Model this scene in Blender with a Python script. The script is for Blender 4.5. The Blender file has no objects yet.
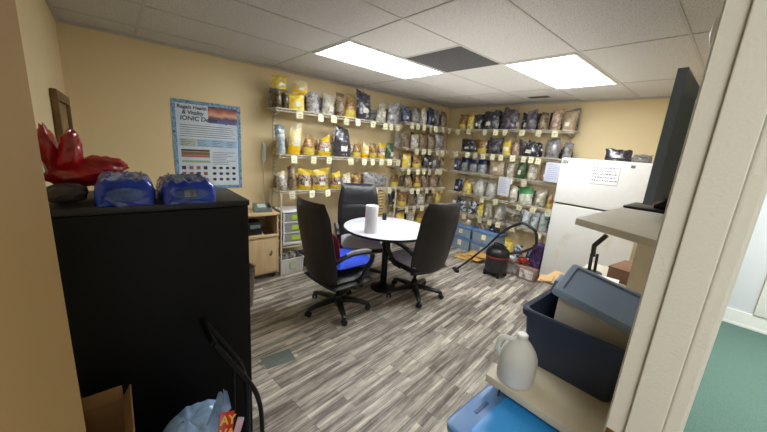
import bpy, bmesh, math, random
from mathutils import Vector, Matrix, Euler, noise

PI = math.pi
col = bpy.context.scene.collection
R = math.radians


# ---------------------------------------------------------------- materials
def lin(c):
    return tuple((x / 12.92 if x <= 0.04045 else ((x + 0.055) / 1.055) ** 2.4) for x in c)


def rgb(r, g, b):
    return lin((r / 255, g / 255, b / 255)) + (1.0,)


MATS = {}


def new_mat(name):
    m = bpy.data.materials.new(name)
    m.use_nodes = True
    nt = m.node_tree
    return m, nt, nt.nodes['Principled BSDF']


def plain(name, c, rough=0.5, metal=0.0, var=0.06, scale=18.0, bump=0.0, spec=0.5, coat=0.0):
    """base colour with a faint noise variation"""
    if name in MATS:
        return MATS[name]
    m, nt, b = new_mat(name)
    tc = nt.nodes.new('ShaderNodeTexCoord')
    n = nt.nodes.new('ShaderNodeTexNoise')
    n.inputs['Scale'].default_value = scale
    n.inputs['Detail'].default_value = 4
    nt.links.new(tc.outputs['Object'], n.inputs['Vector'])
    r = nt.nodes.new('ShaderNodeValToRGB')
    r.color_ramp.elements[0].position = 0.3
    r.color_ramp.elements[1].position = 0.7
    r.color_ramp.elements[0].color = tuple(x * (1 - var) for x in c[:3]) + (1,)
    r.color_ramp.elements[1].color = tuple(min(1, x * (1 + var)) for x in c[:3]) + (1,)
    nt.links.new(n.outputs['Fac'], r.inputs['Fac'])
    nt.links.new(r.outputs['Color'], b.inputs['Base Color'])
    b.inputs['Roughness'].default_value = rough
    b.inputs['Metallic'].default_value = metal
    b.inputs['Specular IOR Level'].default_value = spec
    b.inputs['Coat Weight'].default_value = coat
    if bump:
        bp = nt.nodes.new('ShaderNodeBump')
        bp.inputs['Strength'].default_value = bump
        bp.inputs['Distance'].default_value = 0.01
        nt.links.new(n.outputs['Fac'], bp.inputs['Height'])
        nt.links.new(bp.outputs['Normal'], b.inputs['Normal'])
    MATS[name] = m
    return m


def mottle(name, cols, scale=55.0, rough=0.3, bump=0.25, stretch=(1, 1, 1), coat=0.0):
    """a film bag seen through to its mixed contents: noise cells ramped through several colours"""
    if name in MATS:
        return MATS[name]
    m, nt, b = new_mat(name)
    tc = nt.nodes.new('ShaderNodeTexCoord')
    oi = nt.nodes.new('ShaderNodeObjectInfo')
    mp = nt.nodes.new('ShaderNodeMapping')
    mp.inputs['Scale'].default_value = stretch
    nt.links.new(tc.outputs['Object'], mp.inputs['Vector'])
    add = nt.nodes.new('ShaderNodeVectorMath')
    add.operation = 'ADD'
    sc = nt.nodes.new('ShaderNodeVectorMath')
    sc.operation = 'SCALE'
    sc.inputs['Scale'].default_value = 7.0
    cmb = nt.nodes.new('ShaderNodeCombineXYZ')
    nt.links.new(oi.outputs['Random'], cmb.inputs['X'])
    nt.links.new(oi.outputs['Random'], cmb.inputs['Z'])
    nt.links.new(cmb.outputs['Vector'], sc.inputs['Vector'])
    nt.links.new(mp.outputs['Vector'], add.inputs[0])
    nt.links.new(sc.outputs['Vector'], add.inputs[1])
    n = nt.nodes.new('ShaderNodeTexNoise')
    n.inputs['Scale'].default_value = scale
    n.inputs['Detail'].default_value = 3
    n.inputs['Roughness'].default_value = 0.6
    nt.links.new(add.outputs['Vector'], n.inputs['Vector'])
    r = nt.nodes.new('ShaderNodeValToRGB')
    cr = r.color_ramp
    k = len(cols)
    while len(cr.elements) < k:
        cr.elements.new(0.5)
    for i, c in enumerate(cols):
        cr.elements[i].position = 0.32 + 0.36 * i / max(1, k - 1)
        cr.elements[i].color = c
    nt.links.new(n.outputs['Fac'], r.inputs['Fac'])
    hsv = nt.nodes.new('ShaderNodeHueSaturation')
    ma = nt.nodes.new('ShaderNodeMath')
    ma.operation = 'MULTIPLY_ADD'
    ma.inputs[1].default_value = 0.5
    ma.inputs[2].default_value = 0.75
    nt.links.new(oi.outputs['Random'], ma.inputs[0])
    nt.links.new(ma.outputs[0], hsv.inputs['Value'])
    nt.links.new(r.outputs['Color'], hsv.inputs['Color'])
    nt.links.new(hsv.outputs['Color'], b.inputs['Base Color'])
    b.inputs['Roughness'].default_value = rough
    b.inputs['Coat Weight'].default_value = coat
    if bump:
        bp = nt.nodes.new('ShaderNodeBump')
        bp.inputs['Strength'].default_value = bump
        bp.inputs['Distance'].default_value = 0.01
        nt.links.new(n.outputs['Fac'], bp.inputs['Height'])
        nt.links.new(bp.outputs['Normal'], b.inputs['Normal'])
    MATS[name] = m
    return m


def plastic(name, c, rough=0.35, trans=0.0, alpha=1.0, sub=0.0):
    """translucent household plastic"""
    if name in MATS:
        return MATS[name]
    m, nt, b = new_mat(name)
    n = nt.nodes.new('ShaderNodeTexNoise')
    n.inputs['Scale'].default_value = 9
    tc = nt.nodes.new('ShaderNodeTexCoord')
    nt.links.new(tc.outputs['Object'], n.inputs['Vector'])
    mx = nt.nodes.new('ShaderNodeMix')
    mx.data_type = 'RGBA'
    mx.inputs['A'].default_value = tuple(x * 0.93 for x in c[:3]) + (1,)
    mx.inputs['B'].default_value = c
    nt.links.new(n.outputs['Fac'], mx.inputs['Factor'])
    nt.links.new(mx.outputs['Result'], b.inputs['Base Color'])
    b.inputs['Roughness'].default_value = rough
    b.inputs['Transmission Weight'].default_value = trans
    b.inputs['IOR'].default_value = 1.2
    b.inputs['Alpha'].default_value = alpha
    MATS[name] = m
    return m


def emit(name, c, s):
    m, nt, b = new_mat(name)
    b.inputs['Base Color'].default_value = c
    b.inputs['Emission Color'].default_value = c
    b.inputs['Emission Strength'].default_value = s
    return m


def mat_wall(name, c, bump=0.08, var=0.05):
    if name in MATS:
        return MATS[name]
    m, nt, b = new_mat(name)
    geo = nt.nodes.new('ShaderNodeNewGeometry')
    n = nt.nodes.new('ShaderNodeTexNoise')
    n.inputs['Scale'].default_value = 1.6
    n.inputs['Detail'].default_value = 5
    nt.links.new(geo.outputs['Position'], n.inputs['Vector'])
    r = nt.nodes.new('ShaderNodeValToRGB')
    r.color_ramp.elements[0].color = tuple(x * (1 - var) for x in c[:3]) + (1,)
    r.color_ramp.elements[1].color = tuple(min(1, x * (1 + var)) for x in c[:3]) + (1,)
    nt.links.new(n.outputs['Fac'], r.inputs['Fac'])
    nt.links.new(r.outputs['Color'], b.inputs['Base Color'])
    n2 = nt.nodes.new('ShaderNodeTexNoise')
    n2.inputs['Scale'].default_value = 160
    nt.links.new(geo.outputs['Position'], n2.inputs['Vector'])
    bp = nt.nodes.new('ShaderNodeBump')
    bp.inputs['Strength'].default_value = bump
    bp.inputs['Distance'].default_value = 0.004
    nt.links.new(n2.outputs['Fac'], bp.inputs['Height'])
    nt.links.new(bp.outputs['Normal'], b.inputs['Normal'])
    b.inputs['Roughness'].default_value = 0.65
    b.inputs['Specular IOR Level'].default_value = 0.3
    MATS[name] = m
    return m


def mat_floor():
    """weathered grey-brown vinyl planks laid a little off the wall direction"""
    m, nt, b = new_mat('weathered planks')
    L = nt.links
    geo = nt.nodes.new('ShaderNodeNewGeometry')
    mp = nt.nodes.new('ShaderNodeMapping')
    mp.inputs['Rotation'].default_value = (0, 0, R(-PLANK_ROT))   # x' runs along the planks
    L.new(geo.outputs['Position'], mp.inputs['Vector'])
    br = nt.nodes.new('ShaderNodeTexBrick')
    br.offset = 0.37
    br.inputs['Scale'].default_value = 1.0
    br.inputs['Brick Width'].default_value = 0.92
    br.inputs['Row Height'].default_value = 0.125
    br.inputs['Mortar Size'].default_value = 0.0012
    br.inputs['Mortar Smooth'].default_value = 0.1
    br.inputs['Bias'].default_value = 0.0
    br.inputs['Color1'].default_value = (0, 0, 0, 1)
    br.inputs['Color2'].default_value = (1, 1, 1, 1)
    br.inputs['Mortar'].default_value = (0.5, 0.5, 0.5, 1)
    L.new(mp.outputs['Vector'], br.inputs['Vector'])
    # streaky wood grain
    def streak(sx, sy, scale, detail, off):
        mm = nt.nodes.new('ShaderNodeMapping')
        mm.inputs['Scale'].default_value = (sx, sy, 1)
        mm.inputs['Location'].default_value = (off, off * 2, 0)
        L.new(mp.outputs['Vector'], mm.inputs['Vector'])
        ad = nt.nodes.new('ShaderNodeVectorMath')
        ad.operation = 'MULTIPLY_ADD'
        ad.inputs[1].default_value = (5.0, 9.0, 0)
        L.new(br.outputs['Color'], ad.inputs[0])
        L.new(mm.outputs['Vector'], ad.inputs[2])
        n = nt.nodes.new('ShaderNodeTexNoise')
        n.inputs['Scale'].default_value = scale
        n.inputs['Detail'].default_value = detail
        n.inputs['Roughness'].default_value = 0.65
        n.inputs['Distortion'].default_value = 0.08
        L.new(ad.outputs['Vector'], n.inputs['Vector'])
        return n
    n1 = streak(0.8, 20.0, 1.5, 7, 0.0)
    n2 = streak(5.0, 70.0, 1.2, 4, 3.0)
    n3 = streak(1.6, 9.0, 2.4, 6, 8.0)
    mix1 = nt.nodes.new('ShaderNodeMath'); mix1.operation = 'MULTIPLY_ADD'
    mix1.inputs[1].default_value = 0.75
    L.new(n1.outputs['Fac'], mix1.inputs[0])
    h = nt.nodes.new('ShaderNodeMath'); h.operation = 'MULTIPLY'
    h.inputs[1].default_value = 0.35
    L.new(n2.outputs['Fac'], h.inputs[0])
    L.new(h.outputs[0], mix1.inputs[2])
    h3 = nt.nodes.new('ShaderNodeMath'); h3.operation = 'MULTIPLY_ADD'
    h3.inputs[1].default_value = 0.45
    L.new(n3.outputs['Fac'], h3.inputs[0])
    L.new(mix1.outputs[0], h3.inputs[2])
    # narrow printed strips inside each plank
    br2 = nt.nodes.new('ShaderNodeTexBrick')
    br2.offset = 0.43
    br2.inputs['Scale'].default_value = 1.0
    br2.inputs['Brick Width'].default_value = 0.46
    br2.inputs['Row Height'].default_value = 0.125 / 3
    br2.inputs['Mortar Size'].default_value = 0.0
    br2.inputs['Color1'].default_value = (0, 0, 0, 1)
    br2.inputs['Color2'].default_value = (1, 1, 1, 1)
    L.new(mp.outputs['Vector'], br2.inputs['Vector'])
    pw = nt.nodes.new('ShaderNodeMath'); pw.operation = 'POWER'
    pw.inputs[1].default_value = 1.6
    L.new(br2.outputs['Color'], pw.inputs[0])
    st2 = nt.nodes.new('ShaderNodeMath'); st2.operation = 'MULTIPLY_ADD'
    st2.inputs[1].default_value = 0.17
    L.new(pw.outputs[0], st2.inputs[0])
    L.new(h3.outputs[0], st2.inputs[2])
    per = nt.nodes.new('ShaderNodeMath'); per.operation = 'MULTIPLY_ADD'
    per.inputs[1].default_value = 0.07
    L.new(br.outputs['Color'], per.inputs[0])
    L.new(st2.outputs[0], per.inputs[2])
    rp = nt.nodes.new('ShaderNodeValToRGB')
    cr = rp.color_ramp
    for _ in range(3):
        cr.elements.new(0.5)
    for e, p, c in zip(cr.elements, (0.60, 0.74, 0.84, 0.94, 1.07),
                       (rgb(66, 57, 50), rgb(108, 99, 91), rgb(140, 132, 123), rgb(178, 170, 158), rgb(222, 213, 198))):
        e.position = min(p - .07, 1.0)
        e.color = c
    sh = nt.nodes.new('ShaderNodeMath'); sh.operation = 'SUBTRACT'; sh.inputs[1].default_value = .07
    L.new(per.outputs[0], sh.inputs[0])
    L.new(sh.outputs[0], rp.inputs['Fac'])
    seam = nt.nodes.new('ShaderNodeMix'); seam.data_type = 'RGBA'
    seam.inputs['B'].default_value = rgb(58, 52, 46)
    L.new(br.outputs['Fac'], seam.inputs['Factor'])
    L.new(rp.outputs['Color'], seam.inputs['A'])
    L.new(seam.outputs['Result'], b.inputs['Base Color'])
    b.inputs['Roughness'].default_value = 0.42
    b.inputs['Specular IOR Level'].default_value = 0.35
    bp = nt.nodes.new('ShaderNodeBump')
    bp.inputs['Strength'].default_value = 0.12
    bp.inputs['Distance'].default_value = 0.004
    L.new(per.outputs[0], bp.inputs['Height'])
    L.new(bp.outputs['Normal'], b.inputs['Normal'])
    return m


def mat_ceiling():
    m, nt, b = new_mat('speckled ceiling tile')
    L = nt.links
    geo = nt.nodes.new('ShaderNodeNewGeometry')
    n = nt.nodes.new('ShaderNodeTexNoise')
    n.inputs['Scale'].default_value = 130
    n.inputs['Detail'].default_value = 3
    L.new(geo.outputs['Position'], n.inputs['Vector'])
    r = nt.nodes.new('ShaderNodeValToRGB')
    r.color_ramp.elements[0].position = 0.36
    r.color_ramp.elements[0].color = rgb(170, 168, 164)
    r.color_ramp.elements[1].position = 0.5
    r.color_ramp.elements[1].color = rgb(208, 207, 204)
    L.new(n.outputs['Fac'], r.inputs['Fac'])
    L.new(r.outputs['Color'], b.inputs['Base Color'])
    bp = nt.nodes.new('ShaderNodeBump')
    bp.inputs['Strength'].default_value = 0.3
    bp.inputs['Distance'].default_value = 0.004
    L.new(n.outputs['Fac'], bp.inputs['Height'])
    L.new(bp.outputs['Normal'], b.inputs['Normal'])
    b.inputs['Roughness'].default_value = 0.9
    return m


def mat_wood(name, c1, c2, axis=(1, 12, 12), rough=0.45, scale=2.0):
    if name in MATS:
        return MATS[name]
    m, nt, b = new_mat(name)
    L = nt.links
    tc = nt.nodes.new('ShaderNodeTexCoord')
    mp = nt.nodes.new('ShaderNodeMapping')
    mp.inputs['Scale'].default_value = axis
    L.new(tc.outputs['Object'], mp.inputs['Vector'])
    n = nt.nodes.new('ShaderNodeTexNoise')
    n.inputs['Scale'].default_value = scale
    n.inputs['Detail'].default_value = 6
    n.inputs['Distortion'].default_value = 0.6
    L.new(mp.outputs['Vector'], n.inputs['Vector'])
    r = nt.nodes.new('ShaderNodeValToRGB')
    r.color_ramp.elements[0].position = 0.3
    r.color_ramp.elements[1].position = 0.7
    r.color_ramp.elements[0].color = c1
    r.color_ramp.elements[1].color = c2
    L.new(n.outputs['Fac'], r.inputs['Fac'])
    L.new(r.outputs['Color'], b.inputs['Base Color'])
    b.inputs['Roughness'].default_value = rough
    MATS[name] = m
    return m


# ---------------------------------------------------------------- mesh tools
class MB:
    def __init__(self):
        self.bm = bmesh.new()

    def box(self, lo, hi, bev=0.0, rot=None, mi=0, seg=2):
        lo = Vector(lo); hi = Vector(hi)
        c = (lo + hi) / 2; s = hi - lo
        r = bmesh.ops.create_cube(self.bm, size=1.0)
        vs = r['verts']
        for v in vs:
            v.co = Vector((v.co.x * s.x, v.co.y * s.y, v.co.z * s.z))
        fs = {f for v in vs for f in v.link_faces}
        for f in fs:
            f.material_index = mi
        if bev > 0:
            es = list({e for v in vs for e in v.link_edges})
            rr = bmesh.ops.bevel(self.bm, geom=es, offset=min(bev, min(s) * 0.49), segments=seg, profile=0.5, affect='EDGES')
            vs = list(set(rr['verts']) | {v for v in vs if v.is_valid})
            for f in rr['faces']:
                f.material_index = mi
            vs = list({v for f in ({f for v in vs for f in v.link_faces}) for v in f.verts})
        M = Matrix.Translation(c)
        if rot is not None:
            M = M @ rot.to_matrix().to_4x4()
        for v in vs:
            v.co = M @ v.co
        return vs

    def frustum(self, lo, hi, lo2, hi2, z0, z1, mi=0, cap0=True, cap1=True):
        a = [(lo[0], lo[1], z0), (hi[0], lo[1], z0), (hi[0], hi[1], z0), (lo[0], hi[1], z0)]
        b = [(lo2[0], lo2[1], z1), (hi2[0], lo2[1], z1), (hi2[0], hi2[1], z1), (lo2[0], hi2[1], z1)]
        self.loft([a, b], cap0, cap1, mi)

    def loft(self, rings, cap0=True, cap1=True, mi=0, closed=True):
        R_ = [[self.bm.verts.new(p) for p in r] for r in rings]
        n = len(R_[0])
        for A, B in zip(R_, R_[1:]):
            for i in range(n if closed else n - 1):
                j = (i + 1) % n
                f = self.bm.faces.new((A[i], A[j], B[j], B[i])); f.material_index = mi
        if cap0:
            f = self.bm.faces.new(list(reversed(R_[0]))); f.material_index = mi
        if cap1:
            f = self.bm.faces.new(R_[-1]); f.material_index = mi
        return R_

    def lathe(self, prof, n=24, c=(0, 0, 0), mi=0, sq=0.0, cap0=True, cap1=True):
        rings = []
        for r, z in prof:
            ring = []
            for i in range(n):
                a = 2 * PI * i / n
                k = 1.0
                if sq:
                    k = 1.0 / (abs(math.cos(a)) ** sq + abs(math.sin(a)) ** sq) ** (1.0 / sq)
                ring.append((c[0] + r * k * math.cos(a), c[1] + r * k * math.sin(a), c[2] + z))
            rings.append(ring)
        self.loft(rings, cap0, cap1, mi)

    def tube(self, pts, r, n=8, mi=0, closed=False, cap=True):
        pts = [Vector(p) for p in pts]
        rs = r if isinstance(r, (list, tuple)) else [r] * len(pts)
        rings = []
        prev = None
        m = len(pts)
        for i, p in enumerate(pts):
            if closed:
                t = (pts[(i + 1) % m] - pts[i - 1])
            else:
                t = (pts[min(i + 1, m - 1)] - pts[max(i - 1, 0)])
            t.normalize()
            if prev is None:
                u = t.orthogonal().normalized()
            else:
                u = (prev - t * prev.dot(t))
                if u.length < 1e-6:
                    u = t.orthogonal()
                u.normalize()
            prev = u
            w = t.cross(u)
            rings.append([tuple(p + (u * math.cos(2 * PI * k / n) + w * math.sin(2 * PI * k / n)) * rs[i]) for k in range(n)])
        if closed:
            rings.append(rings[0])
        self.loft(rings, cap and not closed, cap and not closed, mi)

    def rod(self, a, b, r, n=8, mi=0):
        self.tube([a, b], r, n, mi)

    def shell(self, fn, nu=10, nv=12, mi=None):
        """fn(u, v, s): s=+1 front, -1 back; u, v in -1..1 / 0..1; both sheets share their border"""
        F = {}
        for s in (1, -1):
            for i in range(nu + 1):
                for j in range(nv + 1):
                    if s == -1 and (i in (0, nu) or j in (0, nv)):
                        F[s, i, j] = F[1, i, j]
                    else:
                        F[s, i, j] = self.bm.verts.new(fn(-1 + 2 * i / nu, j / nv, s))
        for s in (1, -1):
            for i in range(nu):
                for j in range(nv):
                    q = [F[s, i, j], F[s, i + 1, j], F[s, i + 1, j + 1], F[s, i, j + 1]]
                    if s == -1:
                        q.reverse()
                    try:
                        f = self.bm.faces.new(q)
                        if mi:
                            f.material_index = mi(-1 + (2 * i + 1) / nu, (j + .5) / nv, s)
                    except ValueError:
                        pass

    def build(self, name, mats, parent=None, smooth=True, loc=None, angle=40):
        bmesh.ops.remove_doubles(self.bm, verts=self.bm.verts, dist=1e-6)
        bmesh.ops.recalc_face_normals(self.bm, faces=self.bm.faces)
        me = bpy.data.meshes.new(name)
        self.bm.to_mesh(me)
        self.bm.free()
        for m in (mats if isinstance(mats, (list, tuple)) else [mats]):
            me.materials.append(m)
        if smooth:
            me.polygons.foreach_set('use_smooth', [True] * len(me.polygons))
            me.set_sharp_from_angle(angle=R(angle))
        o = bpy.data.objects.new(name, me)
        col.objects.link(o)
        if parent is not None:
            o.parent = parent
        if loc is not None:
            o.location = loc
        return o


def thing(name, label, cat, loc=(0, 0, 0), rz=0.0, group=None):
    o = bpy.data.objects.new(name, None)
    o.empty_display_size = 0.1
    col.objects.link(o)
    o.location = loc
    o.rotation_euler = (0, 0, rz)
    o['label'] = label
    o['category'] = cat
    if group:
        o['group'] = group
    return o


def tag(o, label, cat, group=None, kind=None):
    o['label'] = label
    o['category'] = cat
    if group:
        o['group'] = group
    if kind:
        o['kind'] = kind
    return o


def struct(o, label=None):
    o['kind'] = 'structure'
    if label:
        o['label'] = label
    return o


def copy_tree(o, parent=None):
    c = o.copy()
    col.objects.link(c)
    c.parent = parent
    for ch in o.children:
        copy_tree(ch, c)
    return c


def text_mesh(name, body, size, mat, parent, loc, rot, extrude=0.0004, shear=0.0, bold=0.0012):
    cu = bpy.data.curves.new(name, 'FONT')
    cu.body = body
    cu.size = size
    cu.extrude = extrude
    cu.offset = bold
    cu.shear = shear
    t = bpy.data.objects.new(name, cu)
    col.objects.link(t)
    dg = bpy.context.evaluated_depsgraph_get()
    me = bpy.data.meshes.new_from_object(t.evaluated_get(dg))
    bpy.data.objects.remove(t)
    bpy.data.curves.remove(cu)
    me.materials.clear()
    me.materials.append(mat)
    o = bpy.data.objects.new(name, me)
    col.objects.link(o)
    o.parent = parent
    o.location = loc
    o.rotation_euler = rot
    return o

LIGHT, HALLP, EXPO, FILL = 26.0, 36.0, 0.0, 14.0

# ================================================================ measurements (metres; the camera stands at x=0, y=0)
PLANK_ROT = 96.5
XA = -3.80          # long wall with the poster and the wire racks
YB = 4.81           # wall with the refrigerator
YL = -0.246         # short wall behind the open door
XR = -0.09          # room side of the doorway wall
XH = 0.03           # hall side of the doorway wall
YJ = 0.85           # right door jamb
ZC = 2.43           # ceiling
FT = 0.3048
GX, GY = -2.8306, 1.4641   # ceiling grid origin

# ---------------------------------------------------------------- materials in use
M_wall = mat_wall('cream wall paint', rgb(230, 210, 166))
M_wall_hall = mat_wall('hall wall paint', rgb(206, 210, 216))
M_trim = mat_wall('ivory trim paint', rgb(208, 204, 191), bump=0.25, var=0.03)
M_ceil = mat_ceiling()
M_floor = mat_floor()
M_carpet = mottle('green hall carpet', [rgb(74, 106, 98), rgb(108, 138, 128)], scale=260, rough=0.95, bump=0.5)
M_white = plain('white enamel', rgb(236, 236, 234), 0.35, var=0.02)
M_wirew = plain('white coated wire', rgb(214, 208, 190), 0.4, var=0.04)
M_black = plain('black laminate', rgb(9, 9, 11), 0.55, var=0.2, scale=6, spec=0.25)
M_blkplastic = plain('black plastic', rgb(22, 22, 24), 0.4, var=0.15)
M_blkmetal = plain('black tube metal', rgb(16, 15, 15), 0.3, metal=0.3, var=0.1)
M_leather = plain('black bonded leather', rgb(30, 29, 34), 0.36, var=0.25, scale=22, bump=0.35)
M_leatherback = plain('black chair shell', rgb(31, 30, 33), 0.5, var=0.12, scale=10)
M_greyseat = plain('pale grey seat with sheen', rgb(196, 193, 202), 0.7, var=0.1, scale=30)  # pale tone also carries the light reflecting off these seats
M_armpad = plain('grey armrest highlight', rgb(134, 134, 136), 0.35, var=0.1)  # grey paints the highlight along the top of the black armrests
M_blue = plain('royal blue cushion fabric', rgb(22, 62, 196), 0.75, var=0.18, scale=20, bump=0.3)
M_redc = plain('dark red cushion fabric', rgb(132, 22, 42), 0.75, var=0.15, scale=20)
M_tabletop = plain('white laminate', rgb(226, 228, 236), 0.35, var=0.02)
M_birch = mat_wood('birch veneer', rgb(200, 170, 126), rgb(216, 188, 146), (12, 12, 1.2))
M_birchin = mat_wood('birch veneer inside', rgb(150, 118, 80), rgb(170, 136, 96), (12, 12, 1.2))
M_oak = mat_wood('oak frame', rgb(92, 66, 34), rgb(124, 92, 50), (3, 10, 3))
M_doorwood = mat_wood('tan door paint', rgb(166, 132, 78), rgb(178, 143, 86), (2, 2, 1), rough=0.6, scale=1.0)
M_card = plain('brown cardboard', rgb(178, 138, 92), 0.85, var=0.07, scale=12)
M_carddark = plain('dark brown board', rgb(112, 82, 60), 0.7, var=0.08, scale=12)
M_paper = plain('white paper', rgb(236, 236, 238), 0.8, var=0.02)
M_tag = mottle('cream price card', [rgb(236, 232, 190), rgb(246, 242, 208), rgb(206, 200, 158)], scale=40, rough=0.8, bump=0)
M_tagink = plain('faded ink', rgb(120, 116, 96), 0.8)
M_navy = plain('navy tote plastic', rgb(42, 54, 80), 0.42, var=0.08, scale=5)
M_slate = plain('slate blue lid plastic', rgb(122, 144, 170), 0.38, var=0.05, scale=6)
M_frost = plastic('frosted tote plastic', rgb(228, 226, 216), 0.4, trans=0.05)
M_bluelid = plain('bright blue lid plastic', rgb(54, 148, 222), 0.35, var=0.06, scale=6)
M_bluelidtr = plain('cloudy blue lid rim', rgb(96, 138, 192), 0.35, var=0.06, scale=6)
M_jug = plastic('milky jug plastic', rgb(238, 240, 238), 0.3, trans=0.3)
M_water = plastic('still water', rgb(224, 226, 222), 0.1, trans=0.5)
M_cabtop = plain('grey laminate shelf', rgb(208, 203, 188), 0.45, var=0.04)
M_desktop = plain('cream laminate desk', rgb(206, 198, 176), 0.45, var=0.04)
M_tv = plain('dark television casing', rgb(112, 128, 154), 0.4, var=0.06)
M_chrome = plain('chrome', rgb(190, 190, 190), 0.2, metal=1.0)
M_brass = plain('brass', rgb(150, 122, 70), 0.35, metal=0.9)
M_grey = plain('grey plastic', rgb(112, 118, 116), 0.45)
M_green = plain('lime green label', rgb(176, 206, 62), 0.7)
M_red = plain('glossy red plastic film', rgb(168, 20, 22), 0.22, var=0.3, scale=14, coat=0.5)
M_waterwrap = plain('blue shrink wrap', rgb(26, 62, 178), 0.16, var=0.45, scale=9, bump=0.25, coat=0.5)
M_waterlite = plain('pale blue wrap window', rgb(58, 86, 158), 0.2, var=0.35, scale=40)
M_smoke = plastic('smoky film', rgb(92, 84, 84), 0.25, trans=0.35)
M_vac = plain('charcoal vacuum plastic', rgb(40, 39, 42), 0.42, var=0.08)
M_vacred = plain('red band', rgb(150, 38, 44), 0.4)
M_envel = plain('manila envelope', rgb(214, 172, 96), 0.7, var=0.06)
M_purple = mottle('purple patterned carton', [rgb(46, 24, 66), rgb(66, 36, 92), rgb(128, 96, 150)], scale=26, rough=0.5, bump=0)
M_steeldark = plain('dark pewter', rgb(60, 62, 66), 0.35, metal=0.6)

# ================================================================ the setting
def wallbox(name, lo, hi, mat):
    m = MB(); m.box(lo, hi)
    return struct(m.build(name, mat, smooth=False))

m = MB(); m.box((XA - .2, -2.2, -0.08), (XR, YB + .2, 0)); struct(m.build('floor', M_floor, smooth=False))
m = MB(); m.box((XR, -2.2, -0.08), (1.5, 5.3, 0.0)); struct(m.build('floor_hall', M_carpet, smooth=False))
m = MB(); m.box((XA - .2, -2.2, ZC), (1.5, 5.3, ZC + .08)); struct(m.build('ceiling', M_ceil, smooth=False))
wallbox('wall_long', (XA - .12, YL - .12, 0), (XA, YB + .12, ZC), M_wall)
wallbox('wall_end', (XA, YB, 0), (XR + .06, YB + .12, ZC), M_wall)
wallbox('wall_short', (XA, YL - .12, 0), (XR, YL, ZC), M_wall)
# doorway wall: right of the opening, left of it, and over it
wallbox('wall_doorway', (XR + .004, YJ + .02, 0), (XH - .014, YB, ZC), M_wall)
wallbox('wall_doorway_near', (XR, -2.2, 0), (XH - .012, -0.16, ZC), M_wall_hall)
wallbox('wall_doorway_head', (XR, -0.16, 2.10), (XH - .012, YJ + .02, ZC), M_wall)
# hall
wallbox('wall_hall_far', (XH - .014, 5.10, 0), (1.5, 5.22, ZC), M_wall_hall)
wallbox('wall_hall_side', (1.42, -2.2, 0), (1.5, 5.1, ZC), M_wall_hall)
wallbox('wall_hall_near', (XR, -2.3, 0), (1.5, -2.2, ZC), M_wall_hall)

# door frame: lining with its stop, and the casings on both sides
m = MB()
m.box((XR + .002, YJ, 0), (.002, YJ + .02, 2.10))
m.box((XR + .036, YJ - .012, 0), (.002, YJ + .001, 2.09), bev=.0025)          # stop
struct(m.build('trim_1', M_trim, smooth=False))
m = MB()
m.box((XR - .002, YJ + .006, 0), (XR + .006, YJ + .075, 2.16), bev=.002)
struct(m.build('trim_2', M_trim, smooth=False))
m = MB()
m.box((.0015, YJ - .004, 0), (.031, YJ + .07, 2.16), bev=.007, seg=3)
struct(m.build('trim_3', M_trim, smooth=False))
m = MB()
m.box((XR + .002, -0.16, 0), (XH - .012, -0.147, 2.10))
struct(m.build('trim_4', M_trim, smooth=False))
# strike plate in the right lining
st = MB(); st.box((XR + .003, YJ - .0022, .965), (XR + .026, YJ + .0005, 1.02), bev=.0008)
st.box((XR + .010, YJ - .0035, .980), (XR + .019, YJ - .0015, 1.005), bev=.0005)
tag(st.build('strike_plate', M_brass), 'small brass strike plate set in the ivory door jamb', 'strike plate')

# baseboards
wallbox('baseboard_long', (XA, YL, 0), (XA + .012, YB, .09), M_white)
wallbox('baseboard_end', (XA + .012, YB - .012, 0), (XR, YB, .09), M_white)
m = MB(); m.box((XH - .014, 5.085, 0), (1.42, 5.10, .17), bev=.004); m.box((XH - .014, 5.08, .0), (1.42, 5.087, .03), bev=.003)
struct(m.build('baseboard_hall', M_white, smooth=False))
# pale door at the end of the hall
hd = struct(bpy.data.objects.new('door_2', None)); col.objects.link(hd); hd.location = (.78, 5.09, 0)
m = MB(); m.box((-.40, -.02, .175), (.40, .005, 2.03), bev=.003)
for z0, z1 in ((.30, .95), (1.1, 1.9)):
    for x0, x1 in ((-.32, -.04), (.04, .32)):
        m.box((x0, -.028, z0), (x1, -.018, z1), bev=.006)
m.build('door_panel', M_white, hd)
m = MB(); m.lathe([(.012, 0), (.012, .03), (.03, .04), (.03, .06), (.01, .072)], 12)
k = m.build('door_knob', M_chrome, hd, loc=(-.34, -.02, 1.0)); k.rotation_euler = (R(90), 0, 0)

# the open door leaf, swung against the short wall
dl = struct(bpy.data.objects.new('door_1', None)); col.objects.link(dl); dl.location = (XR - .004, -.105, 0)
m = MB(); m.box((-.806, -.04, .012), (0, 0, 2.03), bev=.003); m.build('door_panel', M_doorwood, dl)
m = MB(); m.lathe([(.026, 0), (.026, .008), (.011, .012), (.011, .03), (.024, .04), (.027, .055), (.018, .066)], 14)
k = m.build('door_knob', M_brass, dl, loc=(-.74, -.04, .95)); k.rotation_euler = (R(90), 0, 0)
for z in (.25, 1.0, 1.8):
    m = MB(); m.rod((0, 0, z - .045), (0, 0, z + .045), .007); m.build('hinge', M_brass, dl, loc=(.002, .004, 0))

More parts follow.
